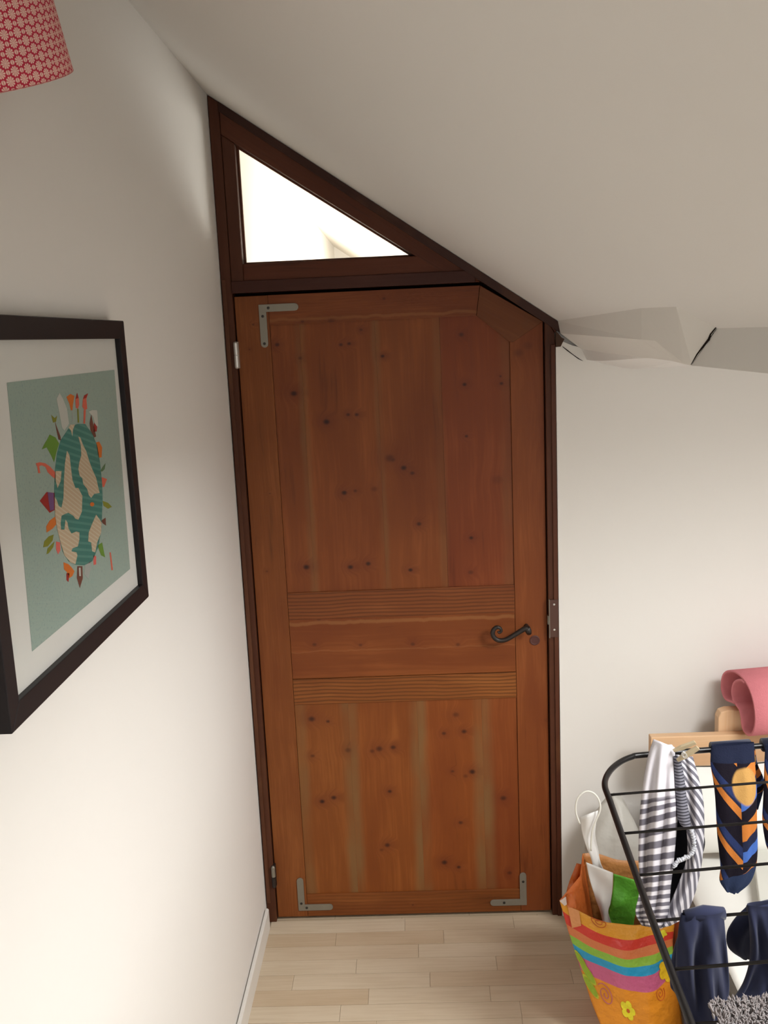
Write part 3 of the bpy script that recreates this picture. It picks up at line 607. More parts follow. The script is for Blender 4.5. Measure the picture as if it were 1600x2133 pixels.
MB().box((1.150, -1.98, .13), (1.178, BY-.001, .28)).build('side_rail', M_PY, bed, bevel=.004)
MB().box((BX1-.028, -1.98, .13), (BX1, BY-.001, .28)).build('side_rail', M_PY, bed, bevel=.004)
MB().box((1.150, -2.01, .10), (BX1, -1.981, .42)).build('footboard', M_PX, bed, bevel=.004)
for a, b in ((1.152, BY-.05), (BX1-.052, BY-.05), (1.152, -1.975), (BX1-.052, -1.975)):
    MB().box((a, b, FZ), (a+.05, b+.045, .129)).build('leg', M_PZ, bed, bevel=.003)
for k in range(9): MB().box((1.181, -1.93 + k*.2, .150), (BX1-.031, -1.86 + k*.2, .168)).build('slat', M_PX, bed)
def cloth(name, col_, rough=.9, sheen=.3, var=.06, ns=15):
    t = NT(name); p = t.pos(); nz = t.noise(p, ns, 4); fi = t.noise(p, 700, 2)
    c = t.mix(t.math('ADD', t.math('MULTIPLY', nz, var), t.math('MULTIPLY', fi, var)), col_, tuple(x*.6 for x in col_[:3]) + (1,))
    t.p.inputs['Sheen Weight'].default_value = sheen; return t.fin(c, rough, .1)
M_SHEET = cloth('white_bed_linen', (.82, .81, .76, 1))
mt = MB().box((1.186, -1.970, .170), (BX1-.034, BY-.010, .262))
mt.build('mattress', M_SHEET, None, 'white mattress lying on the slats of the pine bed', 'mattress', bevel=.02)
def fold(u, v): return .010*math.sin(7*u+3*v) * math.cos(5*v-2*u) + .007*math.sin(17*u+9*v+math.sin(11*v)) + .004*math.sin(31*v-14*u)
def duv(u, v):
    x = 1.185 + u*.825; y = -.27 - v*1.66; z = .322 + fold(u, v) + .012*math.sin(math.pi*u)
    e_ = min(u, 1-u)/.06
    if e_ < 1: z -= .012*(1-e_)**2
    return (x, y, z)
mb = MB(); mb.grid(duv, 60, 90); mb.build('duvet', M_SHEET, None, 'white duvet spread over the pine bed', 'duvet', smooth=True, solid=.03)
def pil(sg):
    def f_(u, v):
        a, b = 2*u-1, 2*v-1; th = .055*((1-abs(a)**3)*(1-abs(b)**3))**.5 + .004
        lean = .11*(1-v)
        x = 1.625 + a*.425*(1-.04*b*b); z = .372 + v*.215 + .004*math.sin(9*u+4*v); y = BY - .066 - lean*.75
        return (x, y - sg*th - .006*math.sin(12*u)*math.sin(7*v), z)
    return f_
mb = MB(); mb.grid(pil(1), 40, 24); mb.grid(pil(-1), 40, 24)
mb.build('pillow', M_SHEET, None, 'white pillow leaning on the pine headboard', 'pillow', smooth=True)
# pale board lying on the duvet
q0, q1, q2, q3 = PZ(1565, 1765, .372), PZ(1596, 1765, .372), PZ(1645, 1985, .372), PZ(1590, 1960, .372)
MB().prism([q0, q1, q2, q3], (0, 0, .022)).build('painted_board', plain('pale_painted_board', (.66, .66, .60, 1), .5), None, 'pale painted board lying on the white duvet at the right edge', 'board', bevel=.003)
# pink mat, folded into a loop, resting on the headboard
hd_ = np.array((.15, -.989)); an = (hd_[1]*-1, hd_[0]); nrm = (an[0], an[1], 0)
mo = PY(1520, 1470, BY+.05); cN = nrm[0]*mo[0] + nrm[1]*mo[1]
loop = [(1290,392),(1250,372),(1190,345),(1158,270),(1156,190),(1172,120),(1215,85),(1275,88),(1330,120),(1390,190),(1440,300),(1468,420),(1478,540),(1465,640),(1430,690),(1385,672),(1352,610),(1342,520),(1322,440),(1275,375),(1255,300),(1262,225),(1292,178),(1340,168),(1372,190)]
inner = [(1430,262),(1392,300),(1374,370),(1374,450),(1392,540),(1412,620)]
lp3 = spl([onp(1250 + a/4.571, 1380 + b/4.571, nrm, cN) for a, b in loop], 72)
dirm = np.array((an[0], an[1], 0)); dirm *= np.sign(dirm[0])
M_PINK = plain('pink_foam_mat', (.72, .235, .265, 1), .75, .2, var=.12, nscale=40, bump=.3, bscale=300)
mb = MB(); mb.grid(lambda u, v: np.array(lp3[round(u*72)]) + dirm*(v*.58), 72, 4)
mb.build('foam_mat', M_PINK, None, 'pink foam mat folded in loose loops on top of the headboard', 'mat', smooth=True, solid=.0065)
# pale plastic sack between bed and end wall
def sack(u, v):
    g = 2*math.pi*u; pr_ = math.sin(math.pi*min(1, .06+v*.94))**.45
    if v > .75: pr_ *= .8 + .2*math.cos((v-.75)*6)
    r = .088*pr_*(1 + .10*math.sin(3*g+5*v) + .05*math.sin(7*g-9*v))
    return (1.048 + r*1.0*math.cos(g), -.135 + r*.95*math.sin(g), FZ + .002 + .45*v + .012*math.sin(g+.5)*v)
t = NT('pale_grey_polythene'); p = t.pos(); t.bump(t.noise(p, 16, 3), .35, .02)
M_POLY = t.fin((.50, .485, .44, 1), .45, .35)
mb = MB(); mb.grid(sack, 40, 30); mb.build('plastic_sack', M_POLY, None, 'pale grey plastic sack standing against the wall behind the orange bag', 'sack', smooth=True)

# ------------------------------------------------------------------ drying rack
rk = empty('drying_rack', (1.35, -1.3, FZ), 'black metal drying rack with thin wires and rounded corners', 'drying rack')
M_BLKM = plain('black_coated_metal', (.008, .007, .007, 1), .32, .35, var=.05)
def rz(y): return .882 + (y + .79) * .075           # the wing falls a little towards the viewer
def RP(px, py):
    z = .85
    for _ in range(8): q = PZ(px, py, z); z = rz(q[1])
    return PZ(px, py, z)
XR = 1.95
c0, c1 = RP(1345, 1572), RP(1600, 1550)
dwire = (c1 - c0) / np.linalg.norm(c1 - c0); dwire = np.array((dwire[0], dwire[1]*.8, dwire[2])); 
def far(x): return c0 + dwire * ((x - c0[0]) / dwire[0])
lf = [RP(1262, 1640), RP(1262, 1622)]
path = [far(XR-.1), far(1.4), far(1.15), RP(1345, 1572), RP(1315, 1577), RP(1288, 1590), RP(1268, 1610), RP(1260, 1635), RP(1272, 1672), RP(1320, 1808), RP(1372, 1952), RP(1440, 2133)]
end = path[-1]; pv = path[-2]; d_ = (end - pv) / np.linalg.norm(end - pv)
path += [end + d_*.12, end + d_*.20 + v3(.02, 0, 0), end + d_*.24 + v3(.07, 0, 0), end + d_*.26 + v3(.16, 0, 0)]
nearx = path[-1]
path += [np.array((XR-.1, nearx[1] + .05, nearx[2]))]
MB().tube(spl(path, 120), .0062, 10).build('side_tube', M_BLKM, rk, smooth=True)
rt = [far(XR-.1), far(XR-.03), far(XR) + v3(0, -.06, -.004), np.array((XR, -1.2, rz(-1.2))), np.array((XR, nearx[1]+.12, nearx[2])), np.array((XR-.03, nearx[1]+.06, nearx[2])), np.array((XR-.1, nearx[1]+.05, nearx[2]))]
MB().tube(spl(rt, 50), .0062, 10).build('side_tube', M_BLKM, rk, smooth=True)
WIRES = []
for (a, b), (c, d2) in (((1268, 1656), (1600, 1629)), ((1300, 1736), (1600, 1711)), ((1332, 1823), (1600, 1799)), ((1366, 1918), (1600, 1899)), ((1404, 2019), (1600, 2003))):
    p0, p1 = RP(a, b), RP(c, d2); dd = (p1-p0)/(p1-p0)[0]; WIRES.append((p0, dd))
    MB().tube([p0, p0 + dd*(XR - p0[0])], .0026, 8).build('wire', M_BLKM, rk, smooth=True)
for k in range(2):
    yy = WIRES[-1][0][1] - .105*(k+1); p0 = np.array((end[0] - .003*(k+1), yy, rz(yy)))
    MB().tube([p0, np.array((XR, yy+.05, rz(yy)))], .0026, 8).build('wire', M_BLKM, rk, smooth=True)
# trestle legs, out in front of the bed
for xx in (1.08, XR-.02):
    yt = nearx[1]+.045; zt3 = nearx[2]-.004
    MB().tube(spl([np.array((xx, yt, zt3)), np.array((xx, yt-.02, zt3-.05)), np.array((xx, -2.32, .03)), np.array((xx, -2.33, FZ+.0065))], 14), .0062, 10).build('leg', M_BLKM, rk, smooth=True)
    MB().tube([np.array((xx-.012, -1.90, .86 if xx > 1.2 else .80)), np.array((xx-.012, -2.03, FZ+.0065))], .0062, 10).build('leg', M_BLKM, rk, smooth=True)
MB().tube([np.array((1.068, -2.0, .30)), np.array((XR-.032, -2.0, .30))], .005, 8).build('stretcher', M_BLKM, rk, smooth=True)

# ------------------------------------------------------------------ laundry
def lerp_pts(P_, v):
    s_ = v*(len(P_)-1); i = min(int(s_), len(P_)-2); f_ = s_-i; a, b = P_[i], P_[i+1]; return a[0]+(b[0]-a[0])*f_, a[1]+(b[1]-a[1])*f_
def sheet(Lp, Rp, yfn, nu=26, nv=50, mb=None):
    Ls, Rs = spl([v3(a, b, 0) for a, b in Lp], nv), spl([v3(a, b, 0) for a, b in Rp], nv)
    def f_(u, v):
        i = round(v*nv); a, b = Ls[i], Rs[i]; q = a + (b-a)*u; return PY(q[0], q[1], yfn(u, v))
    mb = mb or MB(); mb.grid(f_, nu, nv); return mb
def sleeve(Lp, Rp, y0_, thick, nv=40, nu=28, wob=.004, seed=0, lean=0.0):       # flattened tube of cloth between two outlines
    Ls, Rs = spl([v3(a, b, 0) for a, b in Lp], nv), spl([v3(a, b, 0) for a, b in Rp], nv)
    def f_(u, v):
        i = round(v*nv); g = 2*math.pi*u; a, b = Ls[i], Rs[i]; s_ = .5-.5*math.cos(g); q = a + (b-a)*s_
        th = thick * (math.sin(math.pi*min(max(v, .03), .97)))**.35
        y = y0_ + lean*v - th*math.sin(g) + wob*(.55*math.sin(13*s_+3*v+seed) + .45*math.sin(23*s_-5*v+2*seed)*math.sin(6*v+seed)) * max(0, math.sin(g)) * min(1, v*5)
        p_ = PY(q[0], q[1], y0_ + lean*v); return p_ + v3(0, y-(y0_+lean*v), 0)
    mb = MB(); mb.grid(f_, nu, nv); return mb
ty = c0[1]
t = NT('grey_white_striped_jersey'); u, v, _ = t.sep(t.uv()); fi = t.noise(t.pos(), 500, 2)
s_ = t.math('FRACT', t.math('MULTIPLY', t.math('ADD', v, t.math('MULTIPLY', u, .02)), 22.0)); st = t.math('MULTIPLY', t.sstep(t.math('ABSOLUTE', t.math('SUBTRACT', s_, .5)), .20, .27), t.sstep(v, .32, .36))
t.bump(fi, .1, .002); M_STR = t.fin(t.mix(st, (.66, .64, .68, 1), (.165, .155, .185, 1)), .9, .1)
t = NT('diagonal_striped_jersey'); u, v, _ = t.sep(t.uv())
s_ = t.math('FRACT', t.math('MULTIPLY', t.math('SUBTRACT', v, t.math('MULTIPLY', u, .16)), 15.0)); st = t.sstep(t.math('ABSOLUTE', t.math('SUBTRACT', s_, .5)), .20, .27)
M_STD = t.fin(t.mix(st, (.60, .59, .64, 1), (.15, .145, .175, 1)), .9, .1)
M_NAVYB = cloth('blue_black_lining', (.010, .010, .015, 1), sheen=.05)
sh = empty('striped_top', far(1.05), 'grey and white striped garment pegged on the drying rack', 'garment')
def wv(u, v): return ty - .020 - .020*math.sin(math.pi*u) - .010*math.sin(2*math.pi*2.5*u + 2*v)*min(1, v*2.5) - .012*v
sheet([(1362,1540),(1350,1580),(1340,1640),(1334,1700),(1331,1780),(1333,1850),(1324,1900),(1338,1928)], [(1404,1556),(1406,1590),(1408,1640),(1411,1690),(1404,1780),(1396,1850),(1392,1900),(1378,1934)], wv, 30, 60).build('front_panel', M_STR, sh, smooth=True, solid=.003)
sheet([(1405,1572),(1412,1600),(1418,1640),(1424,1690),(1432,1740),(1430,1790),(1410,1850),(1385,1905),(1372,1934)], [(1442,1576),(1452,1612),(1463,1660),(1466,1710),(1464,1770),(1455,1830),(1440,1880),(1422,1912),(1400,1926)], lambda u, v: ty - .008 - .018*math.sin(math.pi*u) - .006*math.sin(9*u+4*v) - .010*v, 24, 60).build('side_panel', M_STD, sh, smooth=True, solid=.003)
sheet([(1400,1562),(1400,1620),(1402,1690),(1398,1760),(1392,1830),(1390,1900)], [(1428,1575),(1440,1640),(1450,1700),(1468,1752),(1455,1800),(1440,1850)], lambda u, v: ty + .008 + .006*math.sin(6*u), 16, 40).build('lining', M_NAVYB, sh, smooth=True, solid=.003)
# gathered waistband strip with piping
M_TRIM = stripe('grey_gathered_trim', (.20, .20, .24, 1), (.03, .03, .04, 1), 900, .1)
sheet([(1404,1575),(1407,1620),(1410,1670),(1412,1700),(1418,1716)], [(1416,1578),(1424,1620),(1430,1670),(1436,1705),(1440,1735)], lambda u, v: ty - .030 - .006*math.sin(math.pi*u), 8, 40).build('gathered_trim', M_TRIM, sh, smooth=True, solid=.004)
fp = [PY(a, b, ty-.034) for a, b in [(1438,1725),(1444,1745),(1446,1765),(1440,1780),(1428,1788),(1412,1795),(1404,1806)]]
fpp = spl(fp, 70); MB().tube([q + v3(0, 0, .0022*math.sin(i*1.9)) for i, q in enumerate(fpp)], [.0042 + .0018*math.sin(i*1.9) for i in range(71)], 8).build('frilled_edge', cloth('pale_frill', (.55, .56, .60, 1)), sh, smooth=True)
MB().tube([far(PY(1360, 1560, ty)[0]) + v3(0, 0, .004), far(PY(1402, 1560, ty)[0]) + v3(0, 0, .004)], .0135, 12).build('fold_over_tube', cloth('white_jersey', (.64, .62, .66, 1)), sh, smooth=True)
# clothes peg
pg = empty('clothes_peg', PY(1415, 1580, ty-.04), 'pale wooden clothes peg clipped over the striped garment', 'clothes peg')
M_PEG = plain('pale_peg_wood', (.56, .46, .30, 1), .6, .2, var=.2, nscale=60)
def pegarm(a, b, y_, w_=.0055):
    A, B2 = PY(*a, y_), PY(*b, y_ - .02); d = (B2-A)/np.linalg.norm(B2-A); n_ = np.cross(d, (0, 1, 0)); n_ /= np.linalg.norm(n_)
    return MB().prism([A - n_*w_*.4, A + n_*w_*.4, A + d*.02 + n_*w_, B2 + n_*w_*.7, B2 - n_*w_*.7, A + d*.02 - n_*w_], (0, .009, 0))
pegarm((1412, 1586), (1456, 1559), ty-.05).build('peg_arm', M_PEG, pg, bevel=.0008)
pegarm((1404, 1566), (1450, 1548), ty-.045, .0045).build('peg_arm', M_PEG, pg, bevel=.0008)
MB().tube([PY(1424, 1570, ty-.056) + v3(.0045*math.cos(k*.9), -.0006*k, .0045*math.sin(k*.9)) for k in range(22)], .0009, 6).build('spring', M_BRIGHT, pg)
# patterned socks
t = NT('navy_orange_blue_patterned_knit'); u, v, _ = t.sep(t.uv()); fi = t.noise(t.pos(), 420, 3)
uu = t.math('SUBTRACT', u, .27); k1 = t.math('ABSOLUTE', uu); left = t.math('LESS_THAN', uu, 0.0)
ph = t.math('FRACT', t.math('ADD', t.math('MULTIPLY', t.math('SUBTRACT', v, t.math('MULTIPLY', uu, t.math('ADD', -.45, t.math('MULTIPLY', left, 1.35)))), 3.1), t.math('MULTIPLY', left, .35)))
NV, OR, BK, BL, MN = (.016, .020, .05, 1), (.50, .17, .035, 1), (.010, .008, .014, 1), (.055, .13, .42, 1), (.022, .035, .11, 1)
cl = t.ramp(ph, [(0, BK), (.26, MN), (.46, NV), (.52, OR), (.72, BK)], 'CONSTANT'); cr_ = t.ramp(ph, [(0, BL), (.22, BK), (.48, OR), (.80, NV)], 'CONSTANT')
c = t.mix(left, cr_, cl); c = t.mix(t.math('GREATER_THAN', v, t.math('ADD', .80, t.math('MULTIPLY', uu, -.35))), c, (.022, .034, .078, 1))
cuff = t.math('MULTIPLY', t.sstep(t.vm('LENGTH', t.vm('MULTIPLY', t.vm('SUBTRACT', t.uv(), (.33, .24, 0)), (8.0, 8.0, 0))), .85, 1.0, 1, 0), 1.0)
c = t.mix(cuff, c, (.48, .27, .085, 1)); c = t.mix(t.math('LESS_THAN', v, .10), c, (.014, .018, .040, 1))
t.bump(fi, .3, .003); M_SOCKP = t.fin(c, .95, .1)
ps = empty('patterned_sock', far(PY(1527, 1550, ty)[0]), 'navy sock with orange and blue zigzag pattern hanging from the far rail', 'sock', 'patterned socks on the far rail')
sleeve([(1482,1553),(1480,1590),(1486,1627),(1490,1664),(1492,1701),(1494,1738),(1498,1775),(1501,1808),(1499,1834),(1512,1856)], [(1571,1546),(1573,1590),(1576,1627),(1577,1664),(1577,1701),(1578,1738),(1578,1775),(1574,1808),(1562,1838),(1538,1859)], ty-.016, .016, 44, 30, .005, 1).build('sock_front', M_SOCKP, ps, smooth=True)
sleeve([(1500,1553),(1505,1600),(1520,1650),(1535,1690)], [(1572,1549),(1578,1590),(1592,1630),(1580,1685)], ty+.022, .012, 24, 24, .004, 3).build('sock_back', M_SOCKP, ps, smooth=True)
MB().tube([far(PY(1486, 1552, ty)[0]) + v3(0, 0, .002), far(PY(1569, 1547, ty)[0]) + v3(0, 0, .002)], .0145, 12).build('sock_fold', cloth('navy_knit_fold', (.014, .018, .040, 1)), ps, smooth=True)
p2 = empty('patterned_sock', far(PY(1630, 1545, ty)[0]), 'dark patterned sock cut off by the right edge beside the zigzag sock', 'sock', 'patterned socks on the far rail')
sleeve([(1594,1552),(1592,1600),(1590,1660),(1588,1704),(1592,1740),(1600,1770),(1625,1800)], [(1690,1542),(1690,1600),(1690,1660),(1690,1704),(1688,1740),(1680,1770),(1650,1800)], ty-.016, .016, 30, 24, .005, 5).build('sock_front', M_SOCKP, p2, smooth=True)
MB().tube([far(PY(1596, 1552, ty)[0]) + v3(0, 0, .002), far(PY(1686, 1545, ty)[0]) + v3(0, 0, .002)], .0145, 12).build('sock_fold', cloth('navy_knit_fold_edge', (.010, .012, .026, 1)), p2, smooth=True)
# plain navy socks on the fourth wire
w4, d4 = WIRES[3]
def w4y(px, py): return (w4 + d4*.2)[1]
wy = w4y(0, 0)
M_NAVY = cloth('navy_wool_knit', (.022, .026, .058, 1), .95, .15, .3, 60)
def navy(Lp, Rp, label, foldx, seed, backL=None, backR=None):
    fa, fb = PY(*foldx[0], wy)[0], PY(*foldx[1], wy)[0]
    pos = w4 + d4*(fa-w4[0])
    r = empty('navy_sock', pos, label, 'sock', 'plain navy socks on the rack wire')
    sleeve(Lp, Rp, wy-.014, .018, 60, 48, .018, seed, -.03).build('sock_front', M_NAVY, r, smooth=True)
    MB().tube([w4 + d4*(fa-w4[0]) + v3(0, 0, .003), w4 + d4*((fa+fb)/2-w4[0]) + v3(0, 0, .006), w4 + d4*(fb-w4[0]) + v3(0, 0, .003)], [.010, .013, .010], 12).build('sock_fold', M_NAVY, r, smooth=True)
    if backL: sleeve(backL, backR, wy+.020, .012, 24, 24, .005, seed+2, .02).build('sock_back', M_NAVY, r, smooth=True)
navy([(1418,1904),(1412,1950),(1408,2010),(1412,2070),(1424,2120),(1432,2160),(1450,2200)], [(1507,1898),(1512,1950),(1517,2010),(1519,2060),(1512,2100),(1500,2140),(1470,2200)], 'plain navy sock hanging next to the rack side tube', [(1422,1908), (1505,1903)], 2,
     [(1428,1906),(1412,1950),(1399,2000),(1396,2050),(1402,2064)], [(1500,1902),(1480,1950),(1450,2000),(1430,2040),(1412,2064)])
navy([(1556,1884),(1562,1940),(1562,2000),(1548,2050),(1520,2095),(1505,2140)], [(1650,1880),(1655,1940),(1655,2000),(1650,2050),(1640,2095),(1630,2140)], 'plain navy sock above the fluffy grey mat at the right edge', [(1558,1895), (1645,1890)], 4,
     [(1555,1888),(1530,1915),(1514,1945),(1518,1975),(1545,1996)], [(1640,1890),(1620,1915),(1600,1945),(1590,1975),(1575,1996)])
# fluffy grey bath mat over the near wires
fm = empty('bath_mat', (1.2, -1.6, .83), 'fluffy grey brown bath mat laid over the rack wires at the bottom right', 'bath mat')
fz = lambda y: rz(y) + .0115
f0 = PZ(1495, 2112, rz(-1.49)); xA, yA = f0[0], f0[1]
M_FLUF = cloth('grey_brown_chenille', (.22, .19, .185, 1), .95, .5, .3, 120)
M_FLUF2 = cloth('dark_grey_brown_chenille', (.20, .17, .165, 1), .95, .5, .3, 120)
MB().prism([(xA, yA, fz(yA)-.008), (xA+.62, yA+.07, fz(yA)-.008), (xA+.60, yA-.28, fz(yA-.28)-.008), (xA-.015, yA-.33, fz(yA-.33)-.008)], (0, 0, .010)).build('mat_backing', M_FLUF2, fm, bevel=.003)
mb = MB()
for k in range(11000):
    s1, s2 = random.random(), random.random()**1.3
    x_ = xA - .012 + s1*.60 ; yy = yA + .07*s1 - s2*.30; zz = fz(yy) + .002
    L_ = random.uniform(.007, .012); dx, dy = random.uniform(-.007, .007), random.uniform(-.007, .007); r_ = random.uniform(.0011, .0017)
    P_ = []
    for (cx2, cy2, cz2, rr2) in ((x_, yy, zz, r_), (x_+dx*.6, yy+dy*.6, zz+L_*.7, r_*1.25)):
        P_ += [(cx2+rr2*math.cos(a), cy2+rr2*math.sin(a), cz2) for a in (0, 1.571, 3.142, 4.712)]
    P_.append((x_+dx, yy+dy, zz+L_))
    mb.add(P_, [(0,1,5,4),(1,2,6,5),(2,3,7,6),(3,0,4,7),(4,5,8),(5,6,8),(6,7,8),(7,4,8)])
mb.build('pile', M_FLUF, fm, kind='stuff', fixn=False)

# ------------------------------------------------------------------ orange shopping bag with its contents
bg = empty('shopping_bag', (1.03, -.48, FZ), 'orange shopping bag with rainbow bands and yellow flowers beside the door', 'bag')
YF0, YF1, YB = -.575, -.520, -.360       # front at floor, front at rim, back
def yfr(v): return YF0 + (YF1 - YF0)*v
Lb = [(1286, 2228), (1262, 2160), (1232, 2085), (1204, 2000), (1184, 1940), (1166, 1876)]
Rb = [(1440, 2222), (1424, 2150), (1414, 2080), (1404, 2010), (1402, 1960), (1404, 1922)]
def front(u, v):
    a, b = lerp_pts(Lb, v), lerp_pts(Rb, v)
    sag = (18*math.sin(math.pi*min(1, u*1.1))**.8 - 4*u*0) * v**4
    x_, y_ = a[0] + (b[0]-a[0])*u, a[1] + (b[1]-a[1])*u + sag
    q = PY(x_, y_, yfr(v)); bul = .035*math.sin(math.pi*u)*math.sin(math.pi*(.15+.7*v)) + .004*math.sin(8*u+5*v) + .0025*math.sin(19*u-11*v)
    return q + v3(0, -bul*.9 + .03*(u < .0), 0)
t = NT('orange_bag_print'); u, v, _ = t.sep(t.uv()); du = t.math('SUBTRACT', u, .55)
vv = t.math('SUBTRACT', v, t.math('MULTIPLY', t.math('MULTIPLY', du, du), .22)); vv = t.math('ADD', vv, t.math('MULTIPLY', t.math('SUBTRACT', t.noise(t.uv(), 3.0, 2), .5), .03))
OG = (.72, .27, .02, 1); OG2 = (.74, .33, .025, 1)
bands = t.ramp(vv, [(0, OG), (.492, (.55, .12, .25, 1)), (.575, (.02, .32, .58, 1)), (.640, (.26, .50, .06, 1)), (.705, (.66, .20, .075, 1)), (.775, (.63, .045, .03, 1)), (.860, OG2)], 'CONSTANT')
t.bump(t.noise(t.pos(), 34, 3), .7, .010)
M_BAG = t.fin(bands, .42, .4); t.p.inputs['Coat Weight'].default_value = .15
def plasticc(name, c): 
    t = NT(name); t.bump(t.noise(t.pos(), 34, 3), .7, .010); return t.fin(c, .42, .4)
M_BAGI = plasticc('orange_bag_inside', (.50, .22, .07, 1)); M_BAGS = plasticc('orange_bag_side', (.62, .15, .03, 1))
def gridb(name, fn, mat, nu, nv, parent, **k):
    mb = MB(); mb.grid(fn, nu, nv); return mb.build(name, mat, parent, smooth=True, **k)
ff = gridb('front_panel', front, M_BAG, 40, 44, bg, solid=.0012)
bl, br = PY(1214, 1778, YB), PY(1392, 1812, YB)
b0l, b0r = front(0, 0) + v3(.02, YB-YF0, 0), front(1, 0) + v3(.0, YB-YF0, 0)
def back(u, v):
    a = b0l + (bl-b0l)*v; b = b0r + (br-b0r)*v; q = a + (b-a)*u; return q + v3(0, .012*math.sin(math.pi*u), .005*math.sin(11*u)*v)
gridb('back_panel', back, M_BAGI, 24, 24, bg, solid=.0012)
def gus(side, fold_):
    def f_(u, v):
        a = front(side, v); b = back(side, v); q = a + (b-a)*u; k = (1-abs(2*u-1))*fold_*(.3+.7*v); return q + v3(k, 0, 0)
    return f_
gridb('gusset', gus(0, .022), M_BAGS, 10, 24, bg, solid=.0012); gridb('gusset', gus(1, -.02), M_BAGS, 10, 24, bg, solid=.0012)
def bot(u, v): a = front(u, 0); b = back(u, 0); return a + (b-a)*v
gridb('base', bot, M_BAGS, 10, 6, bg, solid=.0012)
# print on the front: flowers, leaves and spirals following the panel
def on_front(u, v, off=.0022):
    e_ = .01; p0 = front(u, v); a = front(min(1, u+e_), v) - front(max(0, u-e_), v); b = front(u, min(1, v+e_)) - front(u, max(0, v-e_)); n_ = np.cross(a, b); n_ /= np.linalg.norm(n_)
    if n_[1] > 0: n_ = -n_
    return p0 + n_*off
def uvpx(px, py):          # invert the panel for a photo pixel
    best = None
    for i in range(61):
        for j in range(61):
            q = front(i/60, j/60); d = q - CAM; zc_ = d @ CF; X_, Y_ = W/2 + FPX*(d@CR)/zc_, H/2 - FPX*(d@CU)/zc_; e_ = (X_-px)**2 + (Y_-py)**2
            if best is None or e_ < best[0]: best = (e_, i/60, j/60)
    return best[1], best[2]
def decal(name, c, rad, mat, off=.0022, nn=30):
    u0, v0 = c; pts = [on_front(u0, v0, off)]
    for i in range(nn):
        g = 2*math.pi*i/nn; r = rad(g); pts.append(on_front(min(1, max(0, u0 + r*math.cos(g)*1.25)), min(1, max(0, v0 + r*math.sin(g))), off))
    mb = MB().add(pts, [(0, 1+i, 1+(i+1) % nn) for i in range(nn)]); return mb.build(name, mat, ff)
M_YEL = plasticc('yellow_flower_print', (.74, .66, .03, 1)); M_YEL2 = plasticc('golden_flower_print', (.74, .50, .02, 1)); M_GRN = plasticc('green_leaf_print', (.28, .42, .03, 1)); M_LIME = plasticc('lime_outline_print', (.50, .52, .04, 1))
M_RSP = plasticc('rust_spiral_print', (.56, .12, .02, 1)); M_PSP = plasticc('purple_spiral_print', (.50, .14, .20, 1))
fl = lambda R_: (lambda g: R_*(.70 + .30*abs(math.cos(2.5*g+.5))**.7))
c1_ = uvpx(1307, 2106); decal('flower_print', c1_, fl(.062), M_YEL); decal('flower_centre_print', c1_, lambda g: .014, M_RSP, .0030, 12)
c2_ = uvpx(1385, 2016); decal('flower_print', c2_, fl(.075), M_YEL2); c3_ = uvpx(1376, 1944); decal('flower_print', c3_, fl(.042), M_YEL)
for (a, b, ang, ln) in ((1208, 1996, 2.0, .050), (1224, 2026, 2.15, .055), (1233, 2052, 2.1, .055)):
    cc = uvpx(a, b); el = lambda g, k=1.0: k*ln/math.sqrt((math.cos(g-ang)/1)**2 + (math.sin(g-ang)/.42)**2)
    decal('leaf_outline_print', cc, lambda g: el(g, 1.22), M_LIME, .0022); decal('leaf_print', cc, el, M_GRN, .0030)
def spiral(c, R_, turns, mat, ph=0.0, tail=None):
    pts = []
    for i in range(60):
        k = i/59; g = ph + turns*2*math.pi*k; r = R_*(.12+.88*k); pts.append(on_front(min(1, max(0, c[0]+r*math.cos(g)*1.3)), min(1, max(0, c[1]+r*math.sin(g))), .0016))
    if tail: pts += [on_front(*uvpx(*q), .0016) for q in tail]
    MB().tube(pts, .0010, 5).build('spiral_print', mat, ff)
spiral(uvpx(1243, 1920), .062, 2.2, M_RSP, 1.0); spiral(uvpx(1262, 2072), .060, 2.0, M_PSP, 2.2); spiral(uvpx(1376, 2070), .045, 2.0, M_RSP, .5)
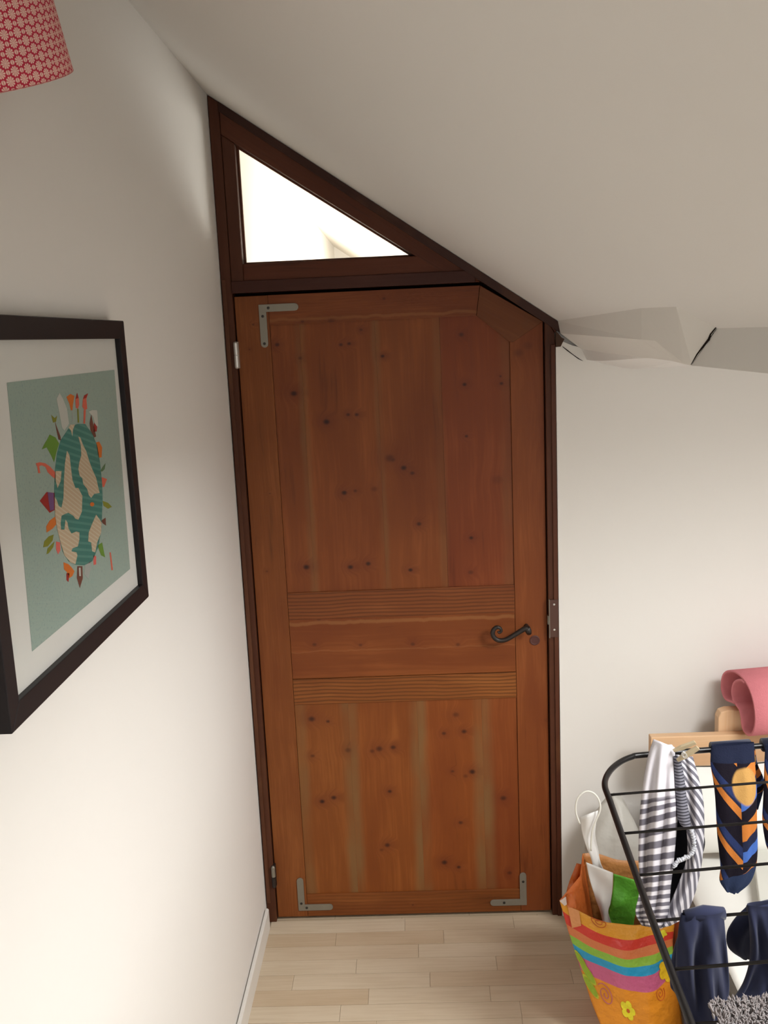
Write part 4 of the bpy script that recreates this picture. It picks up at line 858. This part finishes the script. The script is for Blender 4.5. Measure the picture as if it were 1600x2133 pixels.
# folded handle patch at the rim
M_PATCH = plasticc('peach_handle_patch', (.72, .32, .13, 1))
cs = [uvpx(*q) for q in [(1181, 1886), (1212, 1891), (1211, 1926), (1192, 1931)]]
MB().prism([on_front(u_, v_, .0035) for u_, v_ in cs], (0, .0012, 0)).build('handle_patch', M_PATCH, bg)
hp2 = [on_front(*uvpx(1190, 1888), .004), PY(1189, 1862, yfr(1)+.03), PY(1196, 1835, YB-.03), PY(1204, 1815, YB-.012), PY(1210, 1800, YB-.008)]
mb = MB(); hs2 = spl(hp2, 20); mb.grid(lambda u, v: hs2[round(v*20)] + v3((u-.5)*.022, 0, (u-.5)*-.006), 2, 20); mb.build('handle', M_BAGS, bg, smooth=True, solid=.0012)
MB().prism([PY(1166, 1877, YF1-.004), PY(1179, 1868, YF1-.004), PY(1181, 1884, YF1-.004), PY(1176, 1887, YF1-.004)], (0, .001, 0)).build('rim_fold', plasticc('white_bag_reverse', (.72, .62, .58, 1)), bg)

# white paper carrier with cord handle, inside the orange bag
pb = empty('paper_bag', PY(1262, 1900, -.46), 'white paper carrier with a looped cord handle inside the orange bag', 'paper bag')
M_PAP = plain('white_paper', (.82, .81, .79, 1), .6, .3, var=.04)
def pan(L_, R_, y_, am, sd): return sheet(L_, R_, lambda u, v: y_ + am*math.sin(5*u+4*v+sd) + am*.6*math.sin(11*v-3*u), 14, 26)
pan([(1221,1796),(1228,1830),(1240,1870),(1252,1905),(1262,1960)], [(1277,1818),(1276,1850),(1272,1880),(1268,1905),(1290,1960)], -.458, .006, 0).build('front_panel', M_PAP, pb, smooth=True, solid=.0008)
pan([(1208,1702),(1213,1735),(1222,1765),(1232,1790),(1240,1830),(1246,1880)], [(1246,1688),(1240,1735),(1246,1770),(1252,1800),(1266,1830),(1270,1880)], -.432, .007, 2).build('back_panel', M_PAP, pb, smooth=True, solid=.0008)
cd_ = [(1208,1716),(1200,1693),(1201,1670),(1210,1655),(1224,1648),(1239,1654),(1249,1670),(1250,1688),(1242,1708),(1235,1728),(1232,1750),(1231,1772)]
MB().tube(spl([PY(a, b, -.438 - .012*min(1, i/6)) for i, (a, b) in enumerate(cd_)], 50), .0024, 8).build('cord_handle', plain('white_cord', (.80, .79, .72, 1), .8), pb, smooth=True)
M_LIMEB = plasticc('lime_green_plastic', (.14, .50, .05, 1))
gbg = pan([(1278,1820),(1277,1850),(1272,1880),(1264,1912),(1262,1960)], [(1334,1836),(1335,1860),(1334,1885),(1322,1912),(1318,1960)], -.408, .006, 1)
gbg.build('green_wrapper', M_LIMEB, None, 'crumpled lime green wrapper poking out of the orange bag', 'wrapper', smooth=True, solid=.001)
